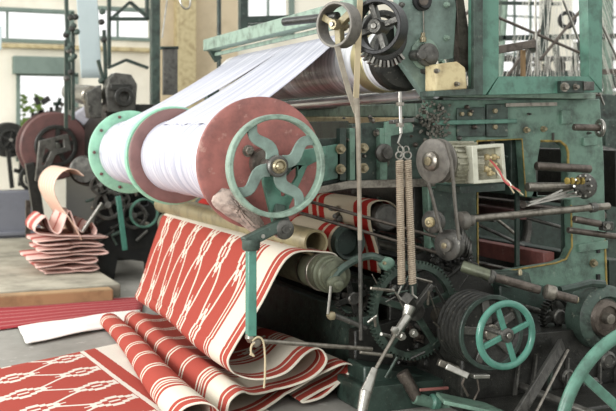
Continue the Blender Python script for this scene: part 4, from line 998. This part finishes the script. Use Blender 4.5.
# pale cloth coming off distant loom, and its folded pile
U3 = 9.05
pr = crom([xz(a, b, U3) for a, b in ((84, 176), (76, 170), (66, 170), (57, 178), (54, 190), (59, 203), (68, 216), (76, 228), (82, 240))], 6)
rows = []; uvs = []
for k, p in enumerate(pr):
    rows.append([V(p[0]-.00*i, U3+.9*i/16, p[1]) for i in range(17)]); uvs.append([(i/16*.9, k*.02) for i in range(17)])
pc = solo('woven_cloth', B().grid(rows, uvs), 'pale_cloth', 'pale peach cloth curving down from the distant loom to its pile', 'cloth', solid=.008)
lx, rx = P(33, 240, U3).x, P(106, 240, U3).x
z = .125; pp = []
for k in range(9):
    jl = random.uniform(-.03, .10); jr = random.uniform(-.10, .05)
    zz = z+k*.036
    if k % 2 == 0: pp += [(lx+.09+jl, zz), (lx+.3, zz+.008*(k % 3)), (rx-.25, zz+.012), (rx-.08+jr, zz+.006), (rx+jr, zz+.022)]
    else: pp += [(rx-.08+jr, zz+.006), (rx-.3, zz), (lx+.3, zz+.006), (lx+.06+jl, zz+.002), (lx+jl, zz+.022)]
pp += [(lx+.05, z+.36), (lx+.12, z+.50), (lx+.17, z+.38), (lx+.22, z+.36), (lx+.28, z+.48), (lx+.33, z+.55), (lx+.38, z+.42), (lx+.44, z+.36), (lx+.50, z+.44), (lx+.55, z+.38), (rx-.1, z+.33)]
pr = crom(pp, 6); rows = []; uvs = []
for k, p in enumerate(pr):
    rows.append([V(p[0]+.01*math.sin(i*.8+k*.2), U3+.03*math.sin(k*.3)+.7*i/14, max(p[1]-(.0 if p[1] < .45 else (.45-.45*i/14)*0), .12)) for i in range(15)]); uvs.append([(i/14*.7, k*.015) for i in range(15)])
cl2 = B().grid(rows, uvs)
cloth('peach_folds', (172, 92, 84), (220, 186, 176), lambda w, l: mx(lt(w, .05), gt(fr(w*3+.2), .35)))
solo('folded_cloth', cl2, 'peach_folds', 'peach and pink cloth zigzag-folded in a pile on the raised slab', 'cloth', solid=.008)
# far-left clutter
solo('shutter_box', B().box(P(12, 216, 12.6)+V(0, 0, 0), (.62, .4, .62)).box(P(12, 232, 12.55), (.66, .45, .05)), 'grey_shutter', 'grey ribbed cabinet standing at the far left behind the slab', 'cabinet', bevel=.01)
solo('folded_cloth', B().box(P(12, 188, 12.6), (.5, .4, .10)), 'pale_cloth', 'small folded pale cloth lying on the grey cabinet', 'cloth', bevel=.02) if False else None
fm2 = thing('distant_machine', 'small dark machine under the beam at the left picture edge', 'machine', P(26, 215, 12.8))
for a, b, c_, d in ((8, 150, 12, 188), (22, 152, 20, 186), (30, 160, 40, 215), (14, 170, 34, 176), (26, 180, 40, 200)):
    B().bar(P(a, b, 12.8), P(c_, d, 12.8), .06, .05).build('strut', 'grease', fm2)
B().ring(P(33, 178, 12.7), Y, .17, .12, .06, 32).build('wheel', 'grease', fm2)
B().ring(P(33, 178, 12.6), Y, .10, .05, .06, 24).build('wheel', 'iron', fm2)
B().bar(P(28, 200, 11), P(28, 238, 11), .05, .05).build('leg', 'brown', fm2)
# dark fittings silhouetted in the lower window and greenery
vd = thing('distant_machine', 'dark spiky machine head silhouetted against the lower window', 'machine', P(48, 130, 12.9))
for k in range(22):
    a, b = random.uniform(34, 64), random.uniform(96, 126)
    B().bar(P(a, b, 12.9), P(a+random.uniform(-8, 8), b+random.uniform(-8, 8), 12.9), .04, .04+.04*random.random()).build('strut', random.choice(['grease', 'green_dark', 'iron']), vd)
bush = B()
for k in range(220):
    p = V(wx(random.uniform(20, 75)), 16.5+random.random(), 1.2+random.random()*.75)
    d = V(random.gauss(0, 1), random.gauss(0, 1), random.gauss(0, 1)).normalized()*.07; e = d.cross(V(random.random(), 1, random.random())).normalized()*.035
    bush.add([p-d, p+e, p+d, p-e], [(0, 1, 2, 3)])
bt_ = thing('shrub', 'green shrub outside the lower window', 'shrub', V(wx(48), 17, 0))
bush.build('foliage', 'leaf', bt_, smooth=False)
B().tube([(wx(48), 17, 0), (wx(47), 17, 1.5)], .03).build('stem', 'brown', bt_)

# ================================================================ LIGHT AND CAMERA
w = bpy.data.worlds.new('sky'); bpy.context.scene.world = w; w.use_nodes = True; nt = w.node_tree
bgn = nt.nodes['Background']; tc = nt.nodes.new('ShaderNodeTexCoord'); sp = nt.nodes.new('ShaderNodeSeparateXYZ')
nt.links.new(tc.outputs['Generated'], sp.inputs[0]); rp = nt.nodes.new('ShaderNodeValToRGB')
rp.color_ramp.elements[0].position = .40; rp.color_ramp.elements[0].color = (.34, .34, .32, 1)
rp.color_ramp.elements[1].position = .52; rp.color_ramp.elements[1].color = (1.0, 1.0, .99, 1)
mp = nt.nodes.new('ShaderNodeMath'); mp.operation = 'MULTIPLY_ADD'; mp.inputs[1].default_value = .5; mp.inputs[2].default_value = .5
nt.links.new(sp.outputs[2], mp.inputs[0]); nt.links.new(mp.outputs[0], rp.inputs[0]); nt.links.new(rp.outputs[0], bgn.inputs['Color'])
bgn.inputs['Strength'].default_value = 1.0
def area(name, loc, rot, sx, sy, power, col=(1, 1, 1)):
    l = bpy.data.lights.new(name, 'AREA'); l.shape = 'RECTANGLE'; l.size = sx; l.size_y = sy; l.energy = power; l.color = col
    o = bpy.data.objects.new(name, l); C.objects.link(o); o.location = loc; o.rotation_euler = rot
    return o
def aim(o, to): o.rotation_euler = (Vector(to)-o.location).to_track_quat('-Z', 'Y').to_euler()
a2 = area('front_fill', (-3.8, 1.0, 1.9), (0, 0, 0), 2.6, 2.4, 260, (1, 1, 1)); aim(a2, (3.0, 5.2, 1.4))  # unseen fill lamp added at front left to brighten drum and machinery
a1 = area('window_light', (-4.5, 8.5, 3.4), (0, 0, 0), 5, 2.4, 380, (1, .99, .97)); aim(a1, (1.5, 6.5, .6))
s = bpy.context.scene
cam = bpy.data.cameras.new('camera'); co_ = bpy.data.objects.new('camera', cam); C.objects.link(co_)
co_.location = (0, 0, HC); co_.rotation_euler = (math.radians(90), 0, -TH)
cam.lens = 36*F/616; cam.sensor_width = 36; cam.shift_y = -(205.5-HY)/616
cam.clip_end = 200; cam.dof.use_dof = True; cam.dof.focus_distance = 4.95; cam.dof.aperture_fstop = 3.2
s.camera = co_
s.view_settings.view_transform = 'Standard'; s.view_settings.look = 'None'; s.view_settings.gamma = 1
s.view_settings.exposure = .38
